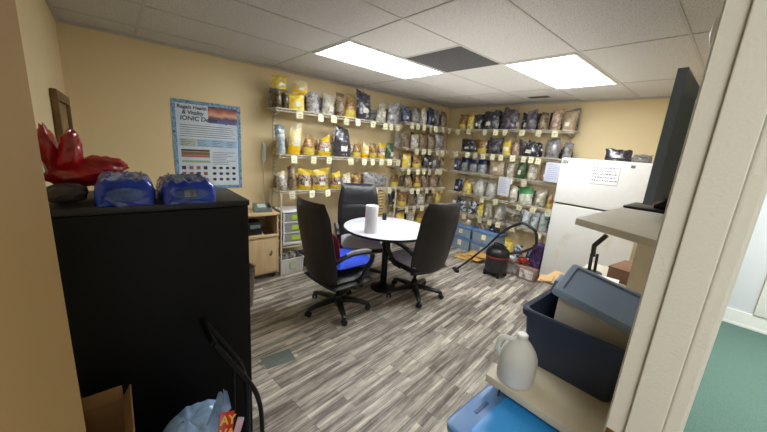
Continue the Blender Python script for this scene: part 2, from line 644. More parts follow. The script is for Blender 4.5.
# ceiling grid bars
m = MB()
gx = [GX + 2 * FT * i for i in range(-1, 8)]
gy = [GY + 4 * FT * j for j in range(-3, 4)]
b = 0.008
M_bar = plain('ceiling bar paint', rgb(190, 188, 184), 0.7, var=0.02)
for x in gx:
    if XA < x < 1.4:
        m.box((x - b, YL if x < XR else -2.2, ZC - .004), (x + b, YB if x < XR else 5.1, ZC + .001))
for y in gy:
    m.box((XA, y - b, ZC - .0045), (XR if y > 0 else XR, y + b, ZC + .001)) if YL < y < YB else None
m.box((GX + 2 * FT, GY + 2 * FT - b, ZC - .0045), (GX + 4 * FT, GY + 2 * FT + b, ZC + .001))
struct(m.build('trim_5', M_bar, smooth=False))
m = MB()
for lo, hi in (((XA, YL, ZC - .022), (XA + .02, YB, ZC - .001)), ((XA + .02, YB - .02, ZC - .022), (XR, YB, ZC - .001)), ((XA + .02, YL, ZC - .022), (XR, YL + .02, ZC - .001))):
    m.box(lo, hi)
struct(m.build('trim_6', M_bar, smooth=False))

# patch of a different plank
m = MB()
m.loft([[(-2.087, .718, .0005), (-1.95, .716, .0005), (-1.937, .931, .0005), (-2.08, .942, .0005)],
        [(-2.087, .718, .003), (-1.95, .716, .003), (-1.937, .931, .003), (-2.08, .942, .003)]])
struct(m.build('trim_7', plain('grey green plank', rgb(106, 116, 108), .5, var=.12, scale=30), smooth=False))

# ---------------------------------------------------------------- ceiling lights
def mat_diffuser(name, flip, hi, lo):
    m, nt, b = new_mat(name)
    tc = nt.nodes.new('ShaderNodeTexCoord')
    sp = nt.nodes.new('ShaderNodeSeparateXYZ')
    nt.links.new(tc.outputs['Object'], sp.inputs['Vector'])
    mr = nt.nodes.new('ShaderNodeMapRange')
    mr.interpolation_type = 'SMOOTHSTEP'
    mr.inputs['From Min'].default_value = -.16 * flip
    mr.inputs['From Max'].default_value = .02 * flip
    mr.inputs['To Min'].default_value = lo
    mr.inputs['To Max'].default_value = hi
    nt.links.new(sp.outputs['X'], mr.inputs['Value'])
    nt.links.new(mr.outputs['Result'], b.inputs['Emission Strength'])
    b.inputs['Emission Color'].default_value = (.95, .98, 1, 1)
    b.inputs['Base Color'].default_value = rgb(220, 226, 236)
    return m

def ceiling_light(cx_, cy_, label, mat):
    t = thing('ceiling_light', label, 'light', (cx_, cy_, ZC), 0, 'recessed fluorescent ceiling lights')
    w, l = FT - .011, 2 * FT - .011
    m = MB()
    for lo, hi in (((-w, -l, -.012), (-w + .02, l, -.001)), ((w - .02, -l, -.012), (w, l, -.001)), ((-w + .02, -l, -.012), (w - .02, -l + .02, -.001)), ((-w + .02, l - .02, -.012), (w - .02, l, -.001))):
        m.box(lo, hi, bev=.003)
    m.build('frame', M_white, t)
    m = MB(); m.box((-w + .02, -l + .02, -.009), (w - .02, l - .02, -.002))
    m.build('diffuser', mat, t, smooth=False)
    return t

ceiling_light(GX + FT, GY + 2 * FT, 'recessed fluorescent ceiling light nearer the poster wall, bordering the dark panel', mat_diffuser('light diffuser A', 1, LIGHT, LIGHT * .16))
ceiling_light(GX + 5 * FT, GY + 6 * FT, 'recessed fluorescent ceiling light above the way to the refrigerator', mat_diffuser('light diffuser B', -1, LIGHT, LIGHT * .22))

t = thing('ceiling_panel', 'dark grey speckled square panel in the ceiling beside the light', 'ceiling panel', (GX + 3 * FT, GY + 3 * FT, ZC))
m = MB(); m.box((-.294, -.294, -.006), (.294, .294, -.001), bev=.001)
m.build('panel_face', mottle('dark speckled panel', [rgb(70, 70, 72), rgb(104, 103, 104)], scale=60, rough=.9, bump=.2), t)
t = thing('ceiling_vent', 'small dark slotted vent in the ceiling near the refrigerator wall', 'vent', (-1.99, 4.34, ZC))
m = MB(); m.box((-.13, -.05, -.008), (.13, .05, -.001), bev=.002); m.build('frame', M_grey, t)
m = MB()
for i in range(5):
    m.box((-.12, -.04 + i * .017, -.011), (.12, -.032 + i * .017, -.007))
m.build('louvre', M_steeldark, t)

# ================================================================ wire shelves and the bags on them
BAGS_A={
 'a1':[(1.48, 0.18, 0.31, 'jar'), (1.66, 0.22, 0.19, 'yel'), (1.88, 0.17, 0.23, 'sil'), (2.08, 0.18, 0.24, 'clr'), (2.26, 0.13, 0.28, 'brn'), (2.42, 0.19, 0.28, 'bry'), (2.63, 0.27, 0.36, 'drk'), (2.95, 0.19, 0.27, 'clr'), (3.18, 0.24, 0.3, 'sil')],
 'a2':[(1.48, 0.12, 0.32, 'cbl'), (1.64, 0.17, 0.34, 'pas'), (1.83, 0.17, 0.23, 'bry'), (2.05, 0.2, 0.24, 'nut'), (2.32, 0.28, 0.37, 'drk'), (2.56, 0.14, 0.18, 'bry'), (2.7, 0.12, 0.2, 'pas'), (2.85, 0.13, 0.2, 'bry'), (3.0, 0.13, 0.21, 'nut'), (3.16, 0.16, 0.23, 'grn')],
 'a3':[(1.5, 0.13, 0.21, 'cwb'), (1.63, 0.1, 0.29, 'brn'), (1.79, 0.19, 0.25, 'nut'), (2.01, 0.23, 0.25, 'nut'), (2.24, 0.16, 0.21, 'nut'), (2.41, 0.17, 0.19, 'cwb'), (2.58, 0.14, 0.18, 'bry'), (2.92, 0.46, 0.19, 'sil')],
 'b1':[(3.43, 0.17, 0.23, 'dbl'), (3.63, 0.18, 0.24, 'gry'), (3.81, 0.14, 0.25, 'cwb'), (3.98, 0.15, 0.27, 'dbl'), (4.14, 0.13, 0.26, 'gry'), (4.32, 0.16, 0.25, 'brn')],
 'b2':[(3.44, 0.21, 0.22, 'brn'), (3.66, 0.18, 0.21, 'cwb'), (3.86, 0.17, 0.24, 'brn'), (4.06, 0.18, 0.24, 'brn'), (4.29, 0.24, 0.29, 'gry')],
 'b3':[(3.53, 0.2, 0.22, 'yel'), (3.77, 0.21, 0.21, 'bry'), (4.0, 0.2, 0.22, 'drk'), (4.22, 0.19, 0.2, 'gry'), (4.43, 0.17, 0.18, 'brn')],
 'b4':[(3.61, 0.19, 0.19, 'brn'), (3.82, 0.17, 0.19, 'bry'), (4.01, 0.18, 0.21, 'brn'), (4.24, 0.22, 0.19, 'pnk'), (4.49, 0.23, 0.19, 'brn')],
 'b6':[(3.5, 0.2, 0.2, 'yel'), (3.74, 0.2, 0.22, 'cwb'), (3.97, 0.2, 0.2, 'bry'), (4.2, 0.2, 0.21, 'brn'), (4.38, .14, .2, 'pkb')],
 'b5':[(3.51, 0.18, 0.22, 'bry'), (3.72, 0.19, 0.2, 'brn'), (3.95, 0.2, 0.19, 'cwb'), (4.19, 0.22, 0.16, 'brn'), (4.43, 0.23, 0.21, 'yel')],
}
BAGS_B={
 'w1':[(-3.34, 0.17, 0.23, 'bry'), (-3.17, 0.14, 0.24, 'yel'), (-3.01, 0.15, 0.22, 'drk'), (-2.78, 0.28, 0.28, 'drk'), (-2.5, 0.26, 0.3, 'pur'), (-2.15, 0.17, 0.27, 'pur'), (-1.98, 0.14, 0.24, 'brn'), (-1.82, 0.15, 0.27, 'pnk'), (-1.65, 0.17, 0.24, 'pkb')],
 'w2':[(-3.14, 0.32, 0.2, 'drk'), (-2.88, 0.17, 0.21, 'bry'), (-2.67, 0.22, 0.24, 'pur'), (-2.46, 0.15, 0.21, 'yel'), (-2.31, 0.12, 0.2, 'pnk'), (-2.09, 0.26, 0.21, 'drk'), (-1.79, 0.21, 0.26, 'gry'), (-1.6, 0.13, 0.22, 'gry')],
 'w3':[(-3.33, 0.13, 0.2, 'dbl'), (-3.18, 0.14, 0.23, 'blw'), (-3.0, 0.15, 0.21, 'blw'), (-2.83, 0.17, 0.22, 'blw'), (-2.57, 0.27, 0.23, 'pkb'), (-2.34, 0.13, 0.23, 'clr'), (-2.18, 0.15, 0.25, 'grn'), (-2.01, 0.16, 0.25, 'clr')],
 'w4':[(-3.27, 0.15, 0.21, 'dbl'), (-3.07, 0.2, 0.2, 'yel'), (-2.84, 0.21, 0.23, 'wht'), (-2.62, 0.19, 0.23, 'wht'), (-2.24, 0.16, 0.24, 'clr'), (-2.04, 0.22, 0.25, 'gwh'), (-1.83, 0.15, 0.24, 'clr'), (-1.69, 0.08, 0.2, 'bry')],
 'w5':[(-3.29, 0.15, 0.17, 'bkw'), (-3.12, 0.17, 0.2, 'bkw'), (-2.93, 0.16, 0.21, 'bkw'), (-2.76, 0.13, 0.21, 'yel'), (-2.6, 0.16, 0.23, 'clr'), (-2.42, 0.15, 0.21, 'clr'), (-2.19, 0.25, 0.21, 'cak'), (-1.99, 0.12, 0.24, 'tea'), (-1.86, 0.11, 0.25, 'tea'), (-1.73, 0.12, 0.25, 'tea')],
}
TAGS = {
'a1': [1.65, 1.92, 2.1, 2.29, 2.46, 2.72, 2.94, 3.05, 3.18] ,
'a2': [1.59, 1.84, 2.06, 2.38, 2.61, 2.75, 2.92, 3.07, 3.25] ,
'a3': [1.57, 1.83, 2.05, 2.85, 3.11] ,
'b1': [3.47, 3.6, 3.74, 3.9, 4.02, 4.2, 4.36] ,
'b2': [3.63, 3.79, 3.93, 4.13, 4.26] ,
'b3': [3.49, 3.69, 3.84, 3.98, 4.17, 4.27] ,
'b4': [3.6, 3.74, 3.96, 4.12, 4.36] ,
'b6': [3.5, 3.7, 3.95, 4.2],
'b5': [3.52, 3.69, 3.88, 4.09, 4.25] ,
'w1': [-3.47, -3.33, -3.11, -2.81, -2.62, -2.47, -2.21, -1.97, -1.76] ,
'w2': [-3.31, -3.08, -2.93, -2.78, -2.61, -2.48, -2.29, -2.12, -2.01, -1.91] ,
'w3': [-2.27, -2.06] ,
'w4': [-2.06, -1.86, -1.65, -2.45, -2.69] ,
'w5': [-3.13, -2.99, -2.68, -2.49, -2.35, -2.12, -1.72] ,
}
SHELF = {  # name: (z, along-lo, along-hi, label)
 'a1': (1.962, 1.38, 3.28, 'top white wire shelf nearest the poster, ending before the corner bay'),
 'a2': (1.462, 1.42, 3.28, 'middle white wire shelf nearest the poster with a large yellow bag first'),
 'a3': (1.045, 1.42, 3.28, 'lower white wire shelf nearest the poster, behind the chair headrest'),
 'b1': (2.02, 3.33, 4.46, 'highest white wire shelf of the corner bay on the poster wall'),
 'b2': (1.645, 3.36, 4.46, 'second white wire shelf down in the corner bay of the poster wall'),
 'b3': (1.33, 3.33, 4.46, 'third white wire shelf down in the corner bay of the poster wall'),
 'b4': (1.01, 3.36, 4.46, 'fourth white wire shelf down in the corner bay of the poster wall'),
 'b6': (0.40, 3.33, 4.46, 'white wire shelf nearest the floor in the corner bay, behind the table'),
 'b5': (0.715, 3.33, 4.46, 'fifth white wire shelf down in the corner bay of the poster wall'),
 'w1': (2.02, -3.42, -1.54, 'top white wire shelf on the refrigerator wall'),
 'w2': (1.65, -3.40, -1.54, 'second white wire shelf down on the refrigerator wall'),
 'w3': (1.32, -3.40, -1.54, 'third white wire shelf down on the refrigerator wall, above the hanging sheet'),
 'w4': (0.96, -3.40, -1.54, 'fourth white wire shelf down on the refrigerator wall'),
 'w5': (0.62, -3.40, -1.54, 'lowest white wire shelf on the refrigerator wall, above the blue lidded totes'),
}
XFA, YFB = -3.43, 4.50
DEP_A, DEP_B = .365, .305


def wire_shelf(key):
    z, lo, hi, label = SHELF[key]
    onA = key[0] in 'ab'
    d = DEP_A if onA else DEP_B
    grp = {'a': 'wire shelves by the poster', 'b': 'wire shelves of the corner bay', 'w': 'wire shelves on the refrigerator wall'}[key[0]]
    t = thing('wire_shelf', label, 'wire shelf', (XFA, 0, z) if onA else (0, YFB, z), R(90) if onA else 0, grp)
    L = hi - lo
    m = MB()
    n = int(L / .028)
    for i in range(n + 1):
        x = lo + L * i / n
        m.box((x - .0018, .004, -.0022), (x + .0018, d, .0014))
    for y in (.004, d * .5, d - .006):
        m.box((lo, y - .003, -.008), (hi, y + .003, -.002))
    m.build('wire_deck', M_wirew, t, smooth=False)
    m = MB()
    m.rod((lo, -.002, -.002), (hi, -.002, -.002), .0055, 6)
    m.rod((lo, -.002, -.03), (hi, -.002, -.03), .0045, 6)
    for i in range(0, n + 1, 2):
        x = lo + L * i / n
        m.box((x - .0018, -.004, -.03), (x + .0018, 0, 0))
    m.build('front_rail', M_wirew, t, smooth=False)
    k = 3 if L > 1.5 else 2
    for i in range(k):
        x = lo + .1 + (L - .2) * i / (k - 1)
        m = MB()
        m.tube([(x, .03, -.012), (x, d - .004, -.014), (x, d - .004, -.07), (x, .03, -.012)], .005, 6)
        m.build('bracket', M_wirew, t, smooth=False)
    rnd = random.Random(key)
    tags_ = list(TAGS.get(key, []))
    for x in tags_:
        if lo + .02 < x < hi - .02:
            w, h = .037, .08
            m = MB()
            m.box((-w, -.0018, -h), (w, 0, 0), mi=0)
            for q in range(2):
                zz = -.03 - q * .022
                m.box((-w * .55, -.0026, zz - .004), (w * rnd.uniform(.2, .6), -.0016, zz + .001), mi=1)
            o = m.build('price_tag', [M_tag, M_tagink], t, smooth=False, loc=(x, -.0085, -.008 + rnd.uniform(-.004, .004)))
            o.rotation_euler = (R(rnd.uniform(-8, 2)), R(rnd.uniform(-6, 6)), R(rnd.uniform(-12, 12)))
    return t


for key in SHELF:
    wire_shelf(key)

# slotted wall standards carrying the shelves
def standard(loc, rz, z0, z1, label):
    t = thing('wall_standard', label, 'shelf upright', loc, rz, 'slotted shelf uprights')
    m = MB()
    m.box((-.012, -.012, z0), (.012, 0, z1), bev=.002)
    m.build('upright_channel', M_wirew, t)
    m = MB()
    k = z0 + .03
    while k < z1 - .03:
        m.box((-.004, -.0128, k), (.004, -.0115, k + .014))
        k += .05
    m.build('slot_row', M_steeldark, t, smooth=False)

standard((XA + .001, 1.50, 0), R(90), .95, 2.0, 'slotted white upright behind the shelves at the end by the poster')
standard((XA + .001, 2.33, 0), R(90), .95, 2.0, 'slotted white upright behind the middle of the shelves by the poster')
standard((XA + .001, 3.47, 0), R(90), .3, 2.06, 'slotted white upright at the start of the corner bay')
standard((XA + .001, 4.30, 0), R(90), .3, 2.06, 'slotted white upright in the corner bay nearest the corner')
standard((-3.25, YB - .001, 0), 0, .5, 2.06, 'slotted white upright on the refrigerator wall nearest the corner')
standard((-2.45, YB - .001, 0), 0, .5, 2.06, 'slotted white upright on the refrigerator wall behind the middle of its shelves')
standard((-1.66, YB - .001, 0), 0, .5, 2.06, 'slotted white upright on the refrigerator wall closest to the refrigerator')

c = rgb
KINDS_ = {
 # kind: (phrase, contents colours, scale, rough, bottom band (frac, colour), top band (frac, colour), depth, has label)
 'nut': ('brown nut bag with yellow bands', [c(84, 52, 38), c(128, 88, 66), c(206, 190, 176), c(96, 60, 44)], 48, .28, (.24, c(222, 190, 40)), (.74, c(214, 184, 46)), .13, 1),
 'bry': ('brown bag with a yellow band', [c(96, 64, 42), c(150, 108, 66), c(206, 178, 104)], 52, .3, (.34, c(206, 184, 84)), (.86, c(150, 120, 72)), .12, 0),
 'brn': ('plain dark brown bag', [c(62, 48, 36), c(112, 92, 68), c(168, 150, 120), c(76, 58, 44)], 50, .3, None, (.88, c(110, 84, 66)), .12, 0),
 'cwb': ('clear bag of brown-white pieces', [c(92, 66, 52), c(180, 168, 158), c(224, 220, 214), c(110, 82, 66)], 44, .25, None, (.8, c(190, 178, 140)), .12, 1),
 'sil': ('silver grey film bag', [c(96, 94, 96), c(142, 140, 142), c(186, 184, 186), c(110, 106, 108)], 26, .2, None, None, .15, 0),
 'clr': ('clear bag with pale contents', [c(140, 130, 112), c(188, 180, 160), c(220, 216, 200)], 36, .22, None, (.84, c(176, 170, 150)), .12, 1),
 'drk': ('charcoal bag with silver glints', [c(32, 31, 36), c(66, 64, 70), c(50, 48, 54), c(176, 178, 184)], 24, .22, None, None, .15, 1),
 'gry': ('grey plastic bag', [c(82, 80, 82), c(126, 122, 122), c(150, 148, 148)], 28, .25, None, (.85, c(120, 116, 116)), .14, 0),
 'dbl': ('navy pouch with pale marks', [c(28, 36, 62), c(44, 56, 92), c(120, 132, 156)], 36, .3, None, None, .10, 1),
 'blw': ('white pouch with a blue top', [c(190, 194, 190), c(150, 160, 160), c(96, 104, 112)], 36, .3, None, (.62, c(30, 42, 78)), .10, 0),
 'pas': ('clear bag of yellow noodles', [c(206, 176, 96), c(226, 204, 140), c(236, 224, 186)], 60, .28, (.26, c(236, 188, 24)), (.88, c(196, 190, 160)), .13, 1),
 'cbl': ('clear bluish film bag', [c(120, 132, 138), c(160, 172, 176), c(196, 206, 208)], 26, .15, None, (.86, c(104, 120, 132)), .13, 0),
 'grn': ('dark green pouch', [c(32, 52, 34), c(58, 84, 50), c(96, 112, 84)], 34, .3, None, None, .11, 1),
 'yel': ('yellow pouch', [c(206, 172, 40), c(226, 200, 82), c(236, 226, 170)], 30, .3, None, (.86, c(196, 160, 50)), .11, 1),
 'wht': ('white pouch', [c(186, 188, 180), c(214, 214, 206), c(150, 150, 140)], 34, .35, (.2, c(176, 180, 170)), None, .10, 0),
 'gwh': ('white bag topped with green', [c(190, 190, 172), c(214, 212, 196), c(150, 160, 130)], 34, .35, None, (.6, c(70, 140, 84)), .12, 0),
 'pur': ('dark purplish film bag', [c(48, 46, 54), c(84, 80, 90), c(124, 118, 124)], 22, .22, None, None, .15, 0),
 'pnk': ('pinkish brown bag', [c(116, 92, 78), c(166, 140, 122), c(204, 182, 166)], 36, .3, None, None, .12, 0),
 'pkb': ('beige bag with tan contents', [c(156, 132, 104), c(188, 166, 136), c(206, 190, 164)], 34, .3, None, None, .13, 1),
 'bkw': ('black and white printed pouch', [c(24, 26, 32), c(40, 44, 52), c(190, 198, 204), c(210, 216, 218)], 32, .3, None, None, .10, 0),
 'cak': ('clear tub of dark contents', [c(52, 44, 36), c(96, 86, 70), c(150, 144, 124)], 30, .2, (.18, c(150, 146, 130)), (.8, c(168, 164, 148)), .16, 0),
 'tea': ('white pouch with teal streaks', [c(196, 204, 204), c(216, 222, 220), c(70, 140, 160)], 30, .3, None, None, .10, 0),
}
ORD = ['first', 'second', 'third', 'fourth', 'fifth', 'sixth', 'seventh', 'eighth', 'ninth', 'tenth', 'eleventh', 'twelfth']
SHELFNAME = {'a1': 'top shelf by the poster', 'a2': 'middle shelf by the poster', 'a3': 'lower shelf by the poster',
 'b1': 'top corner-bay shelf', 'b2': 'second corner-bay shelf', 'b3': 'third corner-bay shelf', 'b4': 'fourth corner-bay shelf', 'b5': 'fifth corner-bay shelf', 'b6': 'lowest corner-bay shelf',
 'w1': 'top refrigerator-wall shelf', 'w2': 'second refrigerator-wall shelf', 'w3': 'third refrigerator-wall shelf', 'w4': 'fourth refrigerator-wall shelf', 'w5': 'lowest refrigerator-wall shelf'}


def bag_fn(w, d, h, seed, style):
    rnd = random.Random(seed)
    lean = rnd.uniform(-.06, .06) * w
    pinch = rnd.uniform(.86, 1.06) if rnd.random() < .75 else rnd.uniform(.5, .7)
    slope = rnd.uniform(-.12, .12)
    fold = rnd.uniform(-.02, .04)
    crk = .016 if style in ('drk', 'sil', 'pur', 'gry') else .009
    off = rnd.uniform(0, 50)

    def fn(u, v, s):
        prof = (min(1, v / .12) ** .6) * (1.0 if v < .45 else max(0.0, 1 - ((v - .45) / .55) ** 1.5))
        edge = max(0.0, 1 - abs(u) ** 2.6)
        ww = w / 2 * (1 - .06 * (1 - min(1, v / .12)) - .05 * math.sin(PI * v) - (1 - pinch) * max(0, v - .4) / .6)
        x = u * ww + lean * v * v
        y = -s * d / 2 * (.06 + .94 * prof) * (.08 + .92 * edge) + fold * h * max(0, v - .4)
        if v < .02:
            y = -s * d / 2 * .8 * (.15 + .85 * edge)
        z = h * v * (1 + slope * u * v)
        nz = noise.noise(Vector((x * 16 + off, y * 16, z * 16)))
        nz2 = noise.noise(Vector((x * 38 + off, y * 38 + 9, z * 38)))
        if v > 0:
            y += -s * crk * (nz + .7 * nz2) * (1 if abs(u) < .99 else 0)
            x += crk * .9 * nz2 * v
            z += crk * 1.6 * nz * v * (1 if v > .8 else .3)
        return (x, y, max(0, z))
    return fn


def make_bag(kind, w, h, seed, label, group, loc, rz, tilt=0.0, cat='bag', thin=None):
    ph, cols, sc, ro, bot, top, dep, lab = KINDS_[kind]
    dep = min(dep, .55 * h + .03, thin or 1)
    mats = [mottle('contents ' + kind, cols, sc * .75, ro, .3, coat=.25)]
    mats.append(plain('band ' + kind, bot[1], .35, var=.12, scale=30) if bot else mats[0])
    mats.append(plain('seal ' + kind, top[1], .3, var=.2, scale=40, bump=.3) if top else mats[0])

    def mi(u, v, s):
        if bot and v < bot[0]:
            return 1
        if top and v > top[0]:
            return 2
        return 0
    fn = bag_fn(w, dep, h, seed, kind)
    m = MB()
    m.shell(fn, 10, 14, mi)
    o = m.build({'cak': 'plastic_tub'}.get(kind, 'food_bag'), mats, None, angle=70)
    tag(o, label, cat, group)
    ro_ = R(random.Random(seed).uniform(-4, 4)) if h > .16 else 0
    o.location = (loc[0], loc[1], loc[2] + abs(math.sin(ro_)) * w * .5)
    o.rotation_euler = (tilt, ro_, rz)
    if lab:
        rnd = random.Random(seed * 7 + 1)
        u0 = rnd.uniform(-.45, -.1); u1 = u0 + rnd.uniform(.5, .75)
        v0 = rnd.uniform(.16, .3); v1 = v0 + rnd.uniform(.16, .26)
        m = MB()
        g = [[Vector(fn(u0 + (u1 - u0) * i / 4, v0 + (v1 - v0) * j / 4, 1)) + Vector((0, -.005, 0)) for j in range(5)] for i in range(5)]
        V = [[m.bm.verts.new(p) for p in r] for r in g]
        for i in range(4):
            for j in range(4):
                m.bm.faces.new((V[i][j], V[i + 1][j], V[i + 1][j + 1], V[i][j + 1]))
        m.build('label', plain('white sticker', rgb(222, 220, 208), .6, var=.08, scale=60), o)
    return o


seed = 11
for key, items in list(BAGS_A.items()) + list(BAGS_B.items()):
    z, lo, hi, _ = SHELF[key]
    onA = key[0] in 'ab'
    n = len(items)
    end = {'a': 'poster end', 'b': 'corner', 'w': 'corner'}[key[0]]
    prev = lo
    for i, (p, w, h, kd) in enumerate(items):
        seed += 1
        rnd = random.Random(seed)
        a0, a1 = max(p - w / 2, lo + .005, prev + .004), min(p + w / 2, hi - .005)
        if a1 - a0 < .06:
            continue
        prev = a1
        k = i if key[0] in 'aw' else n - 1 - i
        lab = f"{KINDS_[kd][0] if kd in KINDS_ else ''}, {ORD[k]} from the {end}, {SHELFNAME[key]}"
        grp = 'packaged foods on the ' + SHELFNAME[key]
        pc, pw = (a0 + a1) / 2, (a1 - a0)
        dpt = .115 if key[0] == 'a' else .10
        if kd == 'jar':
            continue
        loc = (XFA - dpt, pc, z + .003) if onA else (pc, YFB + dpt, z + .003)
        rz = (R(90) if onA else 0) + R(rnd.uniform(-3, 3))
        grow = 1.0 if key[0] == 'a' else .96
        st = 0
        loc = (loc[0] - st, loc[1], loc[2]) if onA else (loc[0], loc[1] + st, loc[2])
        make_bag(kd, pw * grow, h, seed, lab, grp, loc, rz, tilt=0, cat='tub' if kd == 'cak' else 'bag', thin=.13 if key[0] != 'a' else None)

# the rows standing behind them
BACK = {'b': ['brn', 'bry', 'cwb', 'yel', 'gry', 'drk', 'pkb'], 'b1': ['gry', 'drk', 'dbl', 'cwb', 'sil', 'brn'], 'w1': ['drk', 'pur', 'drk', 'brn', 'pnk', 'gry'], 'w2': ['drk', 'bry', 'pur', 'gry', 'pnk', 'yel'],
        'w3': ['clr', 'blw', 'pkb', 'drk', 'clr', 'cwb'], 'w4': ['wht', 'clr', 'cwb', 'drk', 'yel', 'clr'], 'w5': ['bkw', 'clr', 'drk', 'clr', 'tea', 'cwb']}
BACK['a1'] = ['clr', 'gry', 'brn', 'sil', 'bry', 'cwb']; BACK['a2'] = ['bry', 'brn', 'yel', 'cwb']; BACK['a3'] = ['nut', 'brn', 'bry', 'yel', 'cwb']
for key in ('a1', 'a2', 'a3', 'b1', 'b2', 'b3', 'b4', 'b5', 'b6', 'w1', 'w2', 'w3', 'w4', 'w5'):
    z, lo, hi, _ = SHELF[key]
    onA = key[0] in 'ab'
    rnd = random.Random('back' + key)
    kinds = BACK.get(key) or BACK[key[0]]
    n = {'a': 9, 'b': 6, 'w': 9}[key[0]]
    step = (hi - lo - .04) / n
    items = (BAGS_A if onA else BAGS_B)[key]
    hm = sum(q[2] for q in items) / len(items)
    start = rnd.randrange(len(kinds))
    for i in range(n):
        seed += 1
        kd = kinds[(start + i * 5) % len(kinds)] if i % 3 else rnd.choice(kinds)
        k = n - 1 - i if key[0] == 'b' else i
        pc = lo + .02 + step * (i + .5)
        lab = f"rear {KINDS_[kd][0]}, {ORD[k]} from {'poster end' if key[0] == 'a' else 'the corner'}, {SHELFNAME[key]}"
        dpt = .285 if key[0] == 'a' else .27 if onA else .235
        loc = (XFA - dpt, pc, z + .003) if onA else (pc, YFB + dpt, z + .003)
        make_bag(kd, step * .88, hm * rnd.uniform(.9, 1.12) * (.72 if key[0] == 'a' else 1), seed, lab, 'packaged foods on the ' + SHELFNAME[key], loc, (R(90) if onA else 0), thin=.075)

# ================================================================ furniture
def rbox(lo, hi, bev, mat, name, parent, seg=3, rot=None, mi=0):
    m = MB(); m.box(lo, hi, bev=bev, seg=seg, rot=rot)
    return m.build(name, mat, parent)


def pad_fn(w, d, t, z0, p=4.0, puff=.25, dome=.0):
    """cushion: outline w x d, thickness t, rounded rim"""
    def fn(u, v, s):
        b = -1 + 2 * v
        # round the square corners a little
        k = 1 - .06 * (u * u) * (b * b)
        e = max(0.0, (1 - abs(u) ** p)) ** .5 * max(0.0, (1 - abs(b) ** p)) ** .5
        return (u * w / 2 * k, b * d / 2 * k, z0 + s * t / 2 * e * (1 + puff * (1 - u * u) * (1 - b * b)) + dome * b * b)
    return fn


